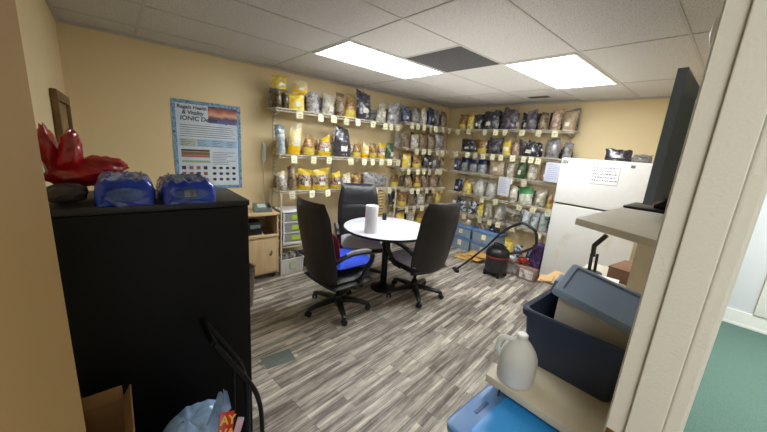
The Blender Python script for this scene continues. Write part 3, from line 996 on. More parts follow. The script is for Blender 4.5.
# ---------------------------------------------------------------- office chairs
def make_chair(label, loc, rz, base_rot, seat_mat, group, sdz=0.0, adz=0.0):
    """seat faces local +y; origin on the floor under the column"""
    t = thing('office_chair', label, 'chair', loc, rz, group)
    D = adz
    m = MB()
    m.lathe([(.045, .085), (.05, .10), (.045, .13), (.034, .15)], 16)
    m.build('base_hub', M_blkplastic, t)
    for k in range(5):
        a = base_rot + 2 * PI * k / 5
        ca, sa = math.cos(a), math.sin(a)
        m = MB()
        rings = []
        for r_, w_, zt, zb in ((.03, .036, .135, .09), (.12, .030, .13, .088), (.24, .024, .108, .075), (.31, .02, .088, .062), (.325, .015, .08, .064)):
            px, py = -sa, ca
            rings.append([(ca * r_ + px * w_, sa * r_ + py * w_, zb), (ca * r_ + px * w_, sa * r_ + py * w_, zt - .008), (ca * r_ + px * w_ * .6, sa * r_ + py * w_ * .6, zt),
                          (ca * r_ - px * w_ * .6, sa * r_ - py * w_ * .6, zt), (ca * r_ - px * w_, sa * r_ - py * w_, zt - .008), (ca * r_ - px * w_, sa * r_ - py * w_, zb)])
        m.loft(rings)
        lg = m.build('base_leg', M_blkplastic, t)
        m = MB()
        cx_, cy_ = ca * .315, sa * .315
        b2 = a + .7 + k * 1.3
        tx, ty = math.cos(b2), math.sin(b2)
        for s in (-1, 1):
            c0 = Vector((cx_ + tx * .006 * s, cy_ + ty * .006 * s, .028)); c1 = Vector((cx_ + tx * .026 * s, cy_ + ty * .026 * s, .028))
            m.tube([c0, c0.lerp(c1, .2), c0.lerp(c1, .8), c1], [.022, .027, .027, .02], 14)
        m.rod((cx_, cy_, .03), (cx_, cy_, .075), .009, 8)
        m.build('caster', M_blkplastic, lg)
    m = MB()
    m.lathe([(.03, .13), (.03, .22 + sdz), (.019, .225 + sdz), (.019, .37 + sdz)], 14)
    m.build('gas_column', M_blkmetal, t)
    m = MB()
    m.box((-.09, -.14, .355 + sdz), (.09, .12, .40 + sdz), bev=.012)
    m.tube([(.08, .02, .375 + sdz), (.2, .03, .37 + sdz), (.25, .03, .375 + sdz)], .007, 8)
    m.build('tilt_mechanism', M_blkplastic, t)
    m = MB(); m.shell(pad_fn(.53, .52, .075, .425 + sdz, 6, .2), 14, 12); m.build('seat_pan', M_leatherback, t)
    m = MB(); m.shell(pad_fn(.50, .50, .10, .475 + sdz, 5, .35), 14, 12); m.build('seat', seat_mat, t)

    def back(u, v, s):
        z = .345 + .795 * v
        w = .255 * (1 + .05 * math.sin(PI * v) - .10 * max(0, v - .7) / .3 - .06 * max(0, .2 - v) / .2)
        yc = -.225 - .02 * math.sin(PI * v * .8) - .14 * v ** 1.4
        cupped = .045 * u * u
        e = max(0.0, 1 - abs(u) ** 5) ** .5 * max(0.0, 1 - abs(2 * v - 1) ** 7) ** .5
        th = (.052 if s > 0 else .042)
        y = yc + cupped + s * th * e
        if s > 0:     # quilted front: two cross seams
            for q in (.34, .66):
                y -= .014 * math.exp(-((v - q) / .018) ** 2) * (1 - abs(u) ** 4)
            y += .012 * math.exp(-((v - .82) / .1) ** 2)
        k = 1 - .05 * u * u * (2 * v - 1) ** 4
        return (u * w * k, y, z)
    m = MB(); m.shell(back, 16, 30, lambda u, v, s: 0 if s > 0 or v > .93 else 1)
    m.build('backrest', [M_leather, M_leatherback], t)
    for s in (-1, 1):
        m = MB()
        path = [(.235, -.23, .60), (.285, -.19, .655), (.30, -.10, .685), (.305, .02, .69), (.303, .12, .672), (.295, .175, .63), (.285, .17, .57), (.275, .12, .49), (.265, .05, .425), (.22, -.02, .40)]
        pts = [Vector((s * x, y, z)) for x, y, z in [(x, y, z - .03 * (z > .45) + (adz if z > .45 else sdz)) for x, y, z in path]]
        # flat strap cross-section
        rings = []
        for i, p in enumerate(pts):
            tg = (pts[min(i + 1, len(pts) - 1)] - pts[max(i - 1, 0)]).normalized()
            sx = Vector((1, 0, 0)); n_ = tg.cross(sx).normalized(); w_ = .026; h_ = .014
            ring = [p + sx * w_ * a + n_ * h_ * b for a, b in ((-1, -.5), (-.7, -1), (.7, -1), (1, -.5), (1, .5), (.7, 1), (-.7, 1), (-1, .5))]
            rings.append([tuple(q) for q in ring])
        m.loft(rings)
        ar = m.build('armrest', M_blkplastic, t)
        m = MB()
        m.tube([(s * .296, -.14, .662 + D), (s * .302, -.08, .673 + D), (s * .305, .02, .676 + D), (s * .303, .1, .665 + D), (s * .30, .14, .65 + D)], [.012, .017, .018, .017, .01], 10)
        m.build('arm_pad', M_armpad, ar)
    return t

G_ch = 'office chairs round the table'
make_chair('black office chair with blue seat pad and red back cushion', (-2.41, 1.60, 0), R(3), R(196 - 3), M_leather, G_ch, -.07, .03)
make_chair('black high-back office chair facing out from between the table and the shelves', (-2.95, 2.26, 0), R(-117), R(7 + 36 + 117), M_greyseat, G_ch, -.02, 0)
make_chair('black office chair with pale empty seat, turned toward the table, nearest the vacuum', (-2.2, 2.50, 0), R(84), R(-35 - 84), M_greyseat, G_ch, -.03, 0)

m = MB(); m.shell(pad_fn(.46, .46, .07, 0, 4, .4), 12, 12)
o = tag(m.build('seat_cushion', M_blue), 'royal blue seat pad on the office chair closest to the doorway', 'cushion'); o.location = (-2.405, 1.655, .532); o.rotation_euler = (0, 0, R(3))
m = MB(); m.shell(pad_fn(.38, .25, .07, 0, 3, .4), 12, 12)
o = tag(m.build('back_cushion', M_redc), 'dark red cushion leaning against the office chair backrest', 'cushion'); o.location = (-2.40, 1.458, .705); o.rotation_euler = (R(100), 0, R(3))

# ---------------------------------------------------------------- round table
t = thing('round_table', 'round white-topped pedestal table with black edge among the office chairs', 'table', (-2.52, 2.31, 0))
m = MB(); m.lathe([(.485, .722), (.495, .727), (.495, .747), (.488, .75)], 56); m.build('tabletop', M_tabletop, t)
m = MB()
m.lathe([(.494, .722), (.5, .724), (.5, .744), (.494, .746)], 56, cap0=False, cap1=False); m.build('edge_band', M_blkplastic, t)
m = MB(); m.lathe([(.17, .715), (.17, .722)], 20); m.lathe([(.038, .06), (.038, .70), (.09, .716)], 18); m.build('column', M_blkmetal, t)
m = MB(); m.lathe([(.15, 0), (.155, .008), (.15, .022), (.08, .04), (.045, .06)], 28); m.build('pedestal_base', M_blkmetal, t)

t = thing('paper_towel_roll', 'white paper towel roll standing on the round white table', 'paper towel', (-2.43, 1.99, .75))
m = MB(); m.lathe([(.02, 0), (.064, .001), (.066, .006), (.066, .282), (.064, .287), (.02, .287)], 28, cap0=False, cap1=False); m.build('towel_roll', M_paper, t)
m = MB(); m.lathe([(.021, .001), (.021, .286)], 16, cap0=False, cap1=False); m.build('core_tube', M_card, t)
t = thing('marker_tub', 'small black canister near the far edge of the round table', 'canister', (-2.80, 2.50, .75))
m = MB(); m.lathe([(.025, 0), (.026, .004), (.026, .065), (.022, .07)], 16); m.build('canister_body', M_blkplastic, t)
m = MB(); m.lathe([(.024, .07), (.024, .084), (.02, .088)], 16); m.build('cap', M_steeldark, t)

# ---------------------------------------------------------------- tall black cabinet
t = thing('storage_cabinet', 'tall black cabinet with blue wrapped packs on top', 'cabinet', (-1.475, .1215, 0))
x0, x1, y0, y1 = -.40, 0, -.3415, .3415
m = MB()
m.box((x0, y0, .03), (x1 - .006, y1, 1.325), bev=.002)
m.box((x0 + .01, y0 + .01, 0), (x1 - .03, y1 - .01, .03)); m.build('carcass', M_black, t, smooth=False)
m = MB(); m.box((x0 - .002, y0 - .004, 1.325), (x1 + .004, y1 + .004, 1.35), bev=.003); m.build('top_board', plain('dark worn top', rgb(34, 33, 36), .4, var=.2, scale=8), t)
m = MB(); m.box((x1 - .006, y0 + .003, .035), (x1, y1 - .003, 1.32), bev=.0015); m.build('back_panel', M_black, t)

# bottle packs in blue film on the cabinet
M_wraptop = mottle('pale crinkled film', [rgb(30, 52, 132), rgb(84, 102, 160), rgb(150, 162, 196), rgb(40, 62, 140)], scale=34, rough=.18, bump=.4, coat=.5)
def film_pack(label, loc, w, d, h, rz, sd):
    t = thing('bottle_pack', label, 'bottle pack', loc, rz, 'blue wrapped packs on the black cabinet')
    rnd = random.Random(sd)
    m = MB()
    # rows of bottle tops under the stretched film
    N1, N2 = 30, 22
    def top(x, y):
        k = .5 + .5 * max(math.cos(x / (w / 5) * 2 * PI) * math.cos(y / (d / 4) * 2 * PI), -1)
        return .012 * k + .008 * noise.noise(Vector((x * 30 + sd, y * 30, 0)))
    def fn(u, v, s):
        # outline with rounded shoulders: v 0..1 goes up the side, over, s = front/back halves
        prof = [(1.0, 0), (1.0, .25), (.99, .55), (.93, .78), (.80, .92), (.5, 1.0), (0, 1.02)]
        f = v * (len(prof) - 1); i = min(int(f), len(prof) - 2); q = f - i
        r = prof[i][0] * (1 - q) + prof[i + 1][0] * q
        z = prof[i][1] * (1 - q) + prof[i + 1][1] * q
        # polar sweep u over half circle, squared outline
        a = (u * .5) * PI
        cx_, cy_ = math.sin(a), s * math.cos(a)
        k = 1 / (abs(cx_) ** 8 + abs(cy_) ** 8) ** .125
        x = w / 2 * r * cx_ * k; y = -d / 2 * r * cy_ * k
        nn = noise.noise(Vector((x * 22 + sd, y * 22, z * 9)))
        nn2 = noise.noise(Vector((x * 60 + sd, y * 60, z * 26)))
        zz = z * h + (top(x, y) if z > .85 else 0)
        return (x * (1 + .03 * nn * (z > .05)), y + (.006 * nn + .003 * nn2) * (1 if abs(u) < .99 else 0), max(0, zz + .006 * nn2 * (z > .05)))
    m.shell(fn, N1, N2, lambda u, v, s: 1 if v > .62 else 0)
    m.build('film_wrap', [M_waterwrap, M_wraptop], t, angle=80)
    # oval window end panel and gathered film seam over the top
    m = MB()
    V = []
    for i in range(28):
        a = 2 * PI * i / 28
        V.append((w * .30 * math.cos(a), -d / 2 - .010, h * .47 + h * .24 * math.sin(a)))
    m.loft([V, [(x, y - .004, z) for x, y, z in V]])
    m.build('oval_window', M_waterlite, t)
    m = MB()
    for q in (-.25, .05, .3):
        pts = [(w * (q + .02 * math.sin(5 * i)), -d * .4 + d * .8 * i / 8, h * 1.02 + .006 + .006 * noise.noise(Vector((i * .9, q * 9, sd)))) for i in range(9)]
        m.tube(pts, [.002, .004, .003, .005, .003, .005, .003, .004, .002], 6)
    m.build('film_fold', plain('pale film crease', rgb(92, 112, 172), .2, var=.3, scale=30), t)
    return t

p1 = film_pack('blue film-wrapped bottle pack on the black cabinet, beside the red bag', (-1.60, .03, 1.35), .182, .25, .098, R(88), 3)
p2 = film_pack('blue film-wrapped bottle pack with a white barcode label on the black cabinet', (-1.58, .232, 1.35), .196, .25, .092, R(91), 8)
m = MB(); m.box((-.028, -.139, .03), (.012, -.1385, .06), bev=.0004)
for i in range(3):
    m.box((-.006 + i * .005, -.1396, .034), (-.004 + i * .005, -.139, .056), mi=1)
m.build('barcode_label', [M_paper, M_steeldark], p2, smooth=False)

# red plastic bag and the smoky sack under it
m = MB()
def lobe(c, sx, sy, sz, rot, sd, amp=.25):
    M = Matrix.Translation(c) @ rot.to_matrix().to_4x4()
    def fn(u, v, s):
        th = v * PI; ph = (u * .5) * PI
        d_ = Vector((math.sin(th) * math.sin(ph), -s * math.sin(th) * math.cos(ph), -math.cos(th)))
        k = 1 + amp * noise.noise(d_ * 2.6 + Vector((sd, 0, 0))) + amp * .5 * noise.noise(d_ * 6 + Vector((sd, 5, 0)))
        return M @ Vector((d_.x * sx * k, d_.y * sy * k, d_.z * sz * k))
    m.shell(fn, 16, 18)
lobe((-1.775, -.178, 1.505), .05, .030, .115, Euler((R(8), 0, 0)), 1)
lobe((-1.745, -.125, 1.515), .045, .036, .095, Euler((R(-10), R(10), 0)), 4)
lobe((-1.775, -.10, 1.432), .075, .105, .050, Euler((0, 0, R(8))), 7)
lobe((-1.785, -.035, 1.468), .05, .080, .042, Euler((R(-4), 0, R(6))), 12)
tag(m.build('plastic_bag', M_red, angle=60), 'crumpled glossy red plastic bag heaped on the black cabinet by the door', 'plastic bag')
m = MB()
lobe((-1.60, -.140, 1.386), .075, .060, .034, Euler((0, 0, 0)), 21, .18)
tag(m.build('clear_sack', M_smoke, angle=60), 'smoky see-through sack lying under the red bag on the cabinet', 'sack')

# picture frame on the short wall
t = thing('picture_frame', 'brown wooden picture frame hanging on the short wall above the cabinet', 'picture frame', (-3.12, YL, 1.65))
m = MB()
for lo, hi in (((-.40, .002, .115), (.40, .035, .175)), ((-.40, .002, -.175), (.40, .035, -.115)), ((-.40, .002, -.115), (-.34, .035, .115)), ((.34, .002, -.115), (.40, .035, .115))):
    m.box(lo, hi, bev=.006)
m.build('frame', M_oak, t)
m = MB(); m.box((-.34, .004, -.115), (.34, .014, .115)); m.build('picture_sheet', plain('faded print', rgb(150, 124, 84), .6, var=.3, scale=5), t, smooth=False)

# ---------------------------------------------------------------- cardboard box, shopping bag and folding cart by the cabinet
def open_box(name, label, cat, lo, hi, mat, mat_in, flap=.09, splay=25, th=.005, side_mul=1.0):
    x0, y0, z0 = lo; x1, y1, z1 = hi
    t = thing(name, label, cat, ((x0 + x1) / 2, (y0 + y1) / 2, z0))
    w, d, h = (x1 - x0) / 2, (y1 - y0) / 2, z1 - z0
    m = MB()
    m.box((-w, -d, 0), (w, d, th))
    m.box((-w, -d, th), (-w + th, d, h)); m.box((w - th, -d, th), (w, d, h))
    m.box((-w + th, -d, th), (w - th, -d + th, h)); m.box((-w + th, d - th, th), (w - th, d, h))
    m.build('box_body', mat, t, smooth=False)
    if flap:
        sp = R(splay)
        for s in (-1, 1):
            m = MB(); m.box((-w, -th / 2, 0), (w, th / 2, flap))
            f = m.build('box_flap', mat, t, smooth=False, loc=(0, s * (d - th / 2), h)); f.rotation_euler = (-s * (sp if s < 0 else sp * side_mul), 0, 0)
            m = MB(); m.box((-th / 2, -d + .004, 0), (th / 2, d - .004, flap))
            f = m.build('box_flap', mat, t, smooth=False, loc=(s * (w - th / 2), 0, h)); f.rotation_euler = (0, s * sp, 0)
    return t

open_box('cardboard_box', 'open brown cardboard box standing on the floor beside the cabinet and door', 'cardboard box', (-1.40, -.23, 0), (-1.02, -.045, .605), plain('dim cardboard', rgb(150, 112, 70), .85, var=.1, scale=10), M_card, flap=.05, splay=8, side_mul=3.5)

# shopping bag
t = thing('shopping_bag', 'pale blue plastic shopping bag with groceries, standing in the black cart', 'shopping bag', (-1.20, .135, 0))
m = MB()
def sb(u, v, s):
    z = .035 + .525 * v
    r = 1.0 if v < .72 else max(0.02, 1 - ((v - .72) / .28) ** 2.2) ** .6
    a = (u * .5) * PI
    x = .13 * r * s * math.cos(a); y = .148 * r * math.sin(a)
    n1 = noise.noise(Vector((x * 14, y * 14, z * 10))); n2 = noise.noise(Vector((x * 40, y * 40 + 3, z * 30)))
    zz = z + (.045 * y / .148) * v + .034 * n1 * v
    return (x * (1 + .16 * n1) + .008 * n2, y * (1 + .10 * n1) + .006 * n2, max(.03, zz + .016 * n2 * (v > .1)))
m.shell(sb, 22, 26)
m.build('bag_film', plain('pale blue film', rgb(142, 172, 208), .22, var=.25, scale=26, bump=.3, coat=.3), t, angle=75)
m = MB()
def ear(u, v, s):
    w_ = .05 * (1 - .75 * v)
    return (.004 * s * (1 - u * u) * (1 - v) + .012 * math.sin(5 * u + 3 * v), u * w_ + .02 * v, .11 * v + .006 * math.sin(9 * u))
m.shell(ear, 8, 8)
m.build('bag_handle', MATS['pale blue film'], t, loc=(.05, .095, .545))
m = MB(); m.box((-.003, -.026, -.052), (.003, .026, .052), bev=.002)
lb = m.build('snack_packet', plain('red packet print', rgb(186, 34, 26), .35, var=.12, scale=40), t, loc=(.115, .105, .545)); lb.rotation_euler = (R(-16), R(-38), 0)
M_yel = plain('yellow print', rgb(238, 190, 60), .5, var=.1)
text_mesh('packet_lettering', 'AY', .042, M_yel, lb, (.0038, -.022, .010), (R(90), 0, R(90)))
text_mesh('packet_lettering', 'VA', .042, M_yel, lb, (.0038, -.022, -.034), (R(90), 0, R(90)))
m = MB(); m.box((-.004, -.013, -.045), (.004, .013, .045), bev=.002)
lb2 = m.build('pink_packet', plain('pinkish packet', rgb(206, 176, 196), .35, var=.25, scale=30), t, loc=(.115, .145, .505)); lb2.rotation_euler = (R(-28), R(-30), 0)

# folding cart: curved black tube handle
t = thing('folding_cart', 'black tubular folding cart with a bent handle in front of the cabinet', 'cart', (-1.22, .17, 0))
def bend(pts, n=6):
    out = [Vector(pts[0])]
    for a, b_, c_ in zip(pts, pts[1:], pts[2:]):
        a, b_, c_ = Vector(a), Vector(b_), Vector(c_)
        p, q = b_.lerp(a, .35), b_.lerp(c_, .35)
        for i in range(n + 1):
            s = i / n
            out.append(p * (1 - s) ** 2 + b_ * 2 * s * (1 - s) + q * s * s)
    out.append(Vector(pts[-1]))
    return out
m = MB()
for xx in (.02, -.19):
    m.tube(bend([(xx, .247, .03), (xx, .247, .42), (xx, .218, .56), (xx - .01, .10, .78), (xx - .015, .07, .83)]), .0105, 10)
m.tube([(.005, .07, .83), (-.205, .07, .83)], .0135, 10)
m.build('handle_frame', M_blkmetal, t)
m = MB(); m.tube([(.022, .175, .03), (.022, .190, .60)], .007, 8); m.tube([(-.19, .175, .03), (-.19, .190, .60)], .007, 8)
m.build('inner_upright', M_blkmetal, t)
m = MB()
m.box((-.19, -.13, .016), (.17, .25, .030), bev=.004); m.build('platform', M_blkplastic, t)
for x_ in (-.17, .0):
    m = MB(); m.tube([(x_ - .02, .262, .045), (x_ - .018, .262, .045), (x_ + .018, .262, .045), (x_ + .02, .262, .045)], [.03, .045, .045, .03], 16)
    m.build('wheel', M_blkplastic, t)

# ---------------------------------------------------------------- poster
t = thing('wall_poster', 'large blue-bordered health poster taped to the cream wall above the cabinet', 'poster', (XA + .003, .80, 1.495))
PW, PH = .645, .90
RT = (R(90), 0, R(90))
M_pblue = mottle('blue speckled border', [rgb(40, 84, 130), rgb(86, 136, 176), rgb(150, 184, 206), rgb(50, 96, 140)], scale=40, rough=.5, bump=0)
M_ppale = mottle('pale poster field', [rgb(196, 212, 228), rgb(222, 230, 238)], scale=6, rough=.5, bump=0)
m = MB(); m.box((0, -PW / 2, -PH / 2), (.002, PW / 2, PH / 2)); m.build('poster_sheet', M_pblue, t, smooth=False)
m = MB(); m.box((.0015, -PW / 2 + .035, -PH / 2 + .035), (.0028, PW / 2 - .035, PH / 2 - .035)); m.build('printed_field', M_ppale, t, smooth=False)
m = MB(); m.box((.0027, .0, .245), (.0034, PW / 2 - .036, PH / 2 - .036))
mm, nt, bb = new_mat('sunset photo')
tc = nt.nodes.new('ShaderNodeTexCoord'); sp = nt.nodes.new('ShaderNodeSeparateXYZ'); nt.links.new(tc.outputs['Object'], sp.inputs['Vector'])
nz = nt.nodes.new('ShaderNodeTexNoise'); nz.inputs['Scale'].default_value = 14; nt.links.new(tc.outputs['Object'], nz.inputs['Vector'])
ma = nt.nodes.new('ShaderNodeMath'); ma.operation = 'MULTIPLY_ADD'; ma.inputs[1].default_value = .06; nt.links.new(nz.outputs['Fac'], ma.inputs[0]); nt.links.new(sp.outputs['Z'], ma.inputs[2])
mr = nt.nodes.new('ShaderNodeMapRange'); mr.inputs['From Min'].default_value = .275; mr.inputs['From Max'].default_value = .445; nt.links.new(ma.outputs[0], mr.inputs['Value'])
rp = nt.nodes.new('ShaderNodeValToRGB')
for _ in range(3): rp.color_ramp.elements.new(.5)
for e, p, c_ in zip(rp.color_ramp.elements, (0, .3, .5, .7, 1), (rgb(120, 130, 170), rgb(92, 72, 96), rgb(222, 170, 140), rgb(186, 112, 84), rgb(84, 60, 76))):
    e.position = p; e.color = c_
nt.links.new(mr.outputs['Result'], rp.inputs['Fac']); nt.links.new(rp.outputs['Color'], bb.inputs['Base Color'])
m.build('photo_panel', mm, t, smooth=False)
M_ink = plain('dark blue ink', rgb(22, 28, 44), .6)
text_mesh('title_lettering', 'Regain Health', .047, M_ink, t, (.0040, -.275, .368), RT, shear=.15)
text_mesh('title_lettering', '& Vitality', .052, M_ink, t, (.0040, -.235, .315), RT, shear=.15)
text_mesh('title_lettering', 'IONIC Detox', .06, M_ink, t, (.0040, -.255, .255), RT, shear=.15)
text_mesh('title_lettering', 'Program', .05, plain('blue ink', rgb(70, 86, 150), .6), t, (.0040, .09, .25), RT, shear=.15)
rnd = random.Random(5)
m = MB()
for k in range(6):
    z = .205 - k * .022
    m.box((.0027, -.26, z), (.0032, rnd.uniform(.15, .27), z + .006))
for k in range(4):
    z = .055 - k * .017
    for y in (-.26, -.11, .03, .17):
        m.box((.0034, y, z), (.0038, y + rnd.uniform(.05, .11), z + .005))
for k in range(8):
    z = -.06 - k * .018
    m.box((.0027, .03, z), (.0032, rnd.uniform(.16, .275), z + .005))
m.build('printed_text', plain('grey text', rgb(96, 110, 124), .7), t, smooth=False)
m = MB()
m.box((.0027, -.272, -.005), (.0033, -.125, .075)); m.box((.0027, -.12, -.005), (.0033, .275, .075), mi=1)
m.build('table_panel', [plain('sage panel', rgb(176, 186, 178), .6), plain('sky panel', rgb(160, 192, 220), .6)], t, smooth=False)
m = MB()
for i, (z0, z1) in enumerate(((-.055, -.035), (-.095, -.058), (-.115, -.097), (-.17, -.148))):
    m.box((.0027, -.26, z0), (.0034, .0, z1), mi=i)
m.build('colour_bars', [plain('bar dark', rgb(72, 60, 48), .6), plain('bar brown', rgb(134, 104, 74), .6), plain('bar red', rgb(170, 92, 76), .6), plain('bar green', rgb(150, 176, 130), .6)], t, smooth=False)
M_tb = plain('thumb brown', rgb(150, 92, 84), .6, var=.4, scale=60)
M_td = plain('thumb dark', rgb(56, 54, 66), .6, var=.4, scale=60)
for r_ in range(3):
    for q in range(8):
        y = -.245 + q * .066 + (.02 if q > 3 else 0); z = -.225 - r_ * .062
        m = MB()
        if q < 4:
            m.box((.0027, y - .018, z - .018), (.0036, y + .018, z + .018))
        else:
            V = [(.0027, y + .02 * math.cos(a * PI / 6), z + .016 * math.sin(a * PI / 6)) for a in range(12)]
            m.loft([V, [(.0036, b_, c_) for a_, b_, c_ in V]])
        m.build('thumbnail', M_tb if q < 4 and (q + r_) % 3 else M_td, t, smooth=False)

# ---------------------------------------------------------------- birch cart with its contents
t = thing('birch_cabinet', 'birch cabinet with open shelf and a door, against the cream wall', 'cabinet', (-3.60, 1.13, 0))
x0, x1, y0, y1 = -.18, .18, -.28, .275
m = MB(); m.box((x0 - .003, y0 - .012, .775), (x1 + .012, y1 + .012, .80), bev=.004); m.build('top_board', M_birch, t)
m = MB()
m.box((x0, y0, .06), (x1, y0 + .018, .775)); m.box((x0, y1 - .018, .06), (x1, y1, .775)); m.box((x0, y0, .06), (x0 + .01, y1, .775))
m.build('side_panel', M_birch, t, smooth=False)
m = MB(); m.box((x0, y0 - .008, .52), (x1 + .012, y1 + .008, .545), bev=.004); m.build('shelf_board', M_birch, t)
m = MB(); m.box((x0 + .01, y0 + .018, .06), (x1 - .02, y1 - .018, .08)); m.build('bottom_board', M_birch, t)
d = rbox((x1 - .019, y0 + .02, .085), (x1 - .001, y1 - .02, .515), .003, M_birch, 'door', t)
m = MB(); m.tube([(x1, .17, .30), (x1 + .02, .175, .30), (x1 + .022, .19, .335), (x1 + .001, .195, .345)], .006, 8); m.build('handle', M_blkmetal, d)
for y in (y0 + .05, y1 - .05):
    for x in (x0 + .05, x1 - .05):
        m = MB(); m.tube([(x - .012, y, .03), (x - .01, y, .03), (x + .01, y, .03), (x + .012, y, .03)], [.02, .03, .03, .02], 14); m.box((x - .015, y - .02, .04), (x + .015, y + .02, .06), bev=.003)
        m.build('caster', M_blkplastic, t)
t = thing('desk_phone', 'small grey desk phone with a pale display on the birch cabinet', 'phone', (-3.56, 1.27, .80), R(80))
m = MB(); m.loft([[(-.10, -.075, 0), (.10, -.075, 0), (.10, .075, 0), (-.10, .075, 0)], [(-.095, -.07, .035), (.095, -.07, .035), (.095, .07, .085), (-.095, .07, .085)]])
m.build('phone_body', plain('grey green plastic', rgb(104, 118, 112), .4), t, smooth=False)
m = MB(); m.box((-.045, -.04, 0), (.045, .04, .004), bev=.002); o = m.build('display', plain('pale display', rgb(196, 206, 204), .3), t, loc=(-.01, .01, .062)); o.rotation_euler = (R(19.6), 0, 0)
m = MB(); m.box((.055, -.06, .03), (.088, .06, .052), bev=.01); o = m.build('handset', M_blkplastic, t); o.location = (0, 0, .026)
t = thing('radio', 'black boxy radio in the open shelf of the birch cabinet', 'radio', (-3.55, 1.10, .5465), R(90))
m = MB(); m.box((-.16, -.09, 0), (.13, .09, .15), bev=.012); m.build('radio_body', M_blkplastic, t)
m = MB(); m.box((-.14, -.094, .02), (-.02, -.089, .13), bev=.004); m.build('speaker_grille', M_steeldark, t)
m = MB(); m.box((.0, -.093, .08), (.11, -.089, .12), bev=.002); m.build('dial', M_grey, t)
m = MB(); m.box((-3.49, 1.25, .5465), (-3.44, 1.36, .57), bev=.006); tag(m.build('stapler', M_blkplastic), 'small black stapler lying on the open birch shelf', 'stapler')

# woven basket behind the black cabinet
t = thing('waste_basket', 'grey-brown woven waste basket on the floor before the birch cabinet', 'basket', (-2.95, .845, 0))
m = MB(); m.lathe([(.09, 0), (.10, .01), (.125, .40), (.132, .41), (.12, .405), (.094, .02), (.02, .015)], 28, cap1=True)
m.build('basket_body', mottle('grey wicker', [rgb(92, 80, 70), rgb(140, 124, 108), rgb(72, 62, 54)], scale=45, rough=.8, bump=.6, stretch=(1, 1, 2)), t)

# ---------------------------------------------------------------- rack below the poster-side shelves
t = thing('wire_rack', 'white wire floor rack with one shelf, holding the drawer unit', 'rack', (0, 0, 0))
m = MB()
for y in (1.435, 3.24):
    for x in (-3.415, -3.77):
        m = MB(); m.rod((x, y, 0), (x, y, 1.008), .009, 10); m.build('post', M_wirew, t)
m = MB()
for i in range(64):
    y = 1.44 + 1.8 * i / 63
    m.box((-3.77, y - .0018, .392), (-3.415, y + .0018, .396))
m.build('wire_deck', M_wirew, t, smooth=False)
m = MB()
for z in (.395, .362):
    m.rod((-3.41, 1.435, z), (-3.41, 3.24, z), .005, 6)
for i in range(0, 64, 2):
    y = 1.44 + 1.8 * i / 63
    m.box((-3.413, y - .002, .362), (-3.409, y + .002, .395))
m.build('front_rail', M_wirew, t, smooth=False)

t = thing('drawer_unit', 'white three-drawer plastic unit with lime labels on the wire rack', 'drawer unit', (-3.60, 1.67, .397))
w, d, h = .20, .17, .40
m = MB()
for z in (0, .128, .256, .385):
    m.box((-d, -w, z), (d, w, z + .014), bev=.004)
for y in (-w, w - .014):
    m.box((-d, y, .01), (-d + .02, y + .014, .39)); m.box((d - .02, y, .01), (d, y + .014, .39))
m.build('unit_frame', M_white, t)
for i in range(3):
    z = .018 + i * .128
    m = MB(); m.frustum((-d + .02, -w + .02), (d - .004, w - .02), (-d + .01, -w + .016), (d + .004, w - .016), z, z + .10)
    dr = m.build('drawer', plastic('clear drawer plastic', rgb(176, 178, 176), .3, trans=.25), t, smooth=False)
    m = MB(); m.box((d + .003, -.10, z + .025), (d + .0055, .01, z + .08)); m.build('drawer_label', M_green, dr, smooth=False)
    m = MB(); m.box((d, .05, z + .07), (d + .018, .12, z + .085), bev=.004); m.build('drawer_pull', M_white, dr)

def tote(label, loc, w, d, h, body, lidm, lid=True, rz=0, group=None, handles=True, tagm=None):
    t = thing('storage_tote', label, 'storage tote', loc, rz, group)
    m = MB()
    m.frustum((-w / 2 * .9, -d / 2 * .88), (w / 2 * .9, d / 2 * .88), (-w / 2 * .97, -d / 2 * .97), (w / 2 * .97, d / 2 * .97), 0, h, cap1=lid)
    if not lid:
        m.frustum((-w / 2 * .88, -d / 2 * .86), (w / 2 * .88, d / 2 * .86), (-w / 2 * .95, -d / 2 * .95), (w / 2 * .95, d / 2 * .95), .006, h, cap1=False)
    for k in (-.3, .3):
        m.box((w * k - .004, -d / 2 * .965, h * .12), (w * k + .004, -d / 2 * .90, h * .9))
    m.build('tote_body', body, t, smooth=False)
    m = MB()
    for lo, hi in (((-w / 2, -d / 2, h - .02), (w / 2, -d / 2 + .012, h)), ((-w / 2, d / 2 - .012, h - .02), (w / 2, d / 2, h)), ((-w / 2, -d / 2, h - .02), (-w / 2 + .012, d / 2, h)), ((w / 2 - .012, -d / 2, h - .02), (w / 2, d / 2, h))):
        m.box(lo, hi, bev=.003)
    m.build('rim', lidm if lid else body, t)
    if lid:
        m = MB(); m.box((-w / 2 - .006, -d / 2 - .006, h), (w / 2 + .006, d / 2 + .006, h + .014), bev=.005); m.box((-w / 2 + .05, -d / 2 + .03, h + .012), (w / 2 - .05, d / 2 - .03, h + .022), bev=.006)
        m.build('lid', lidm, t)
    if tagm:
        m = MB(); m.box((-.04, -d / 2 * .965 - .004, h * .35), (.03, -d / 2 * .93, h * .8)); m.build('tote_label', tagm, t, smooth=False)
    return t

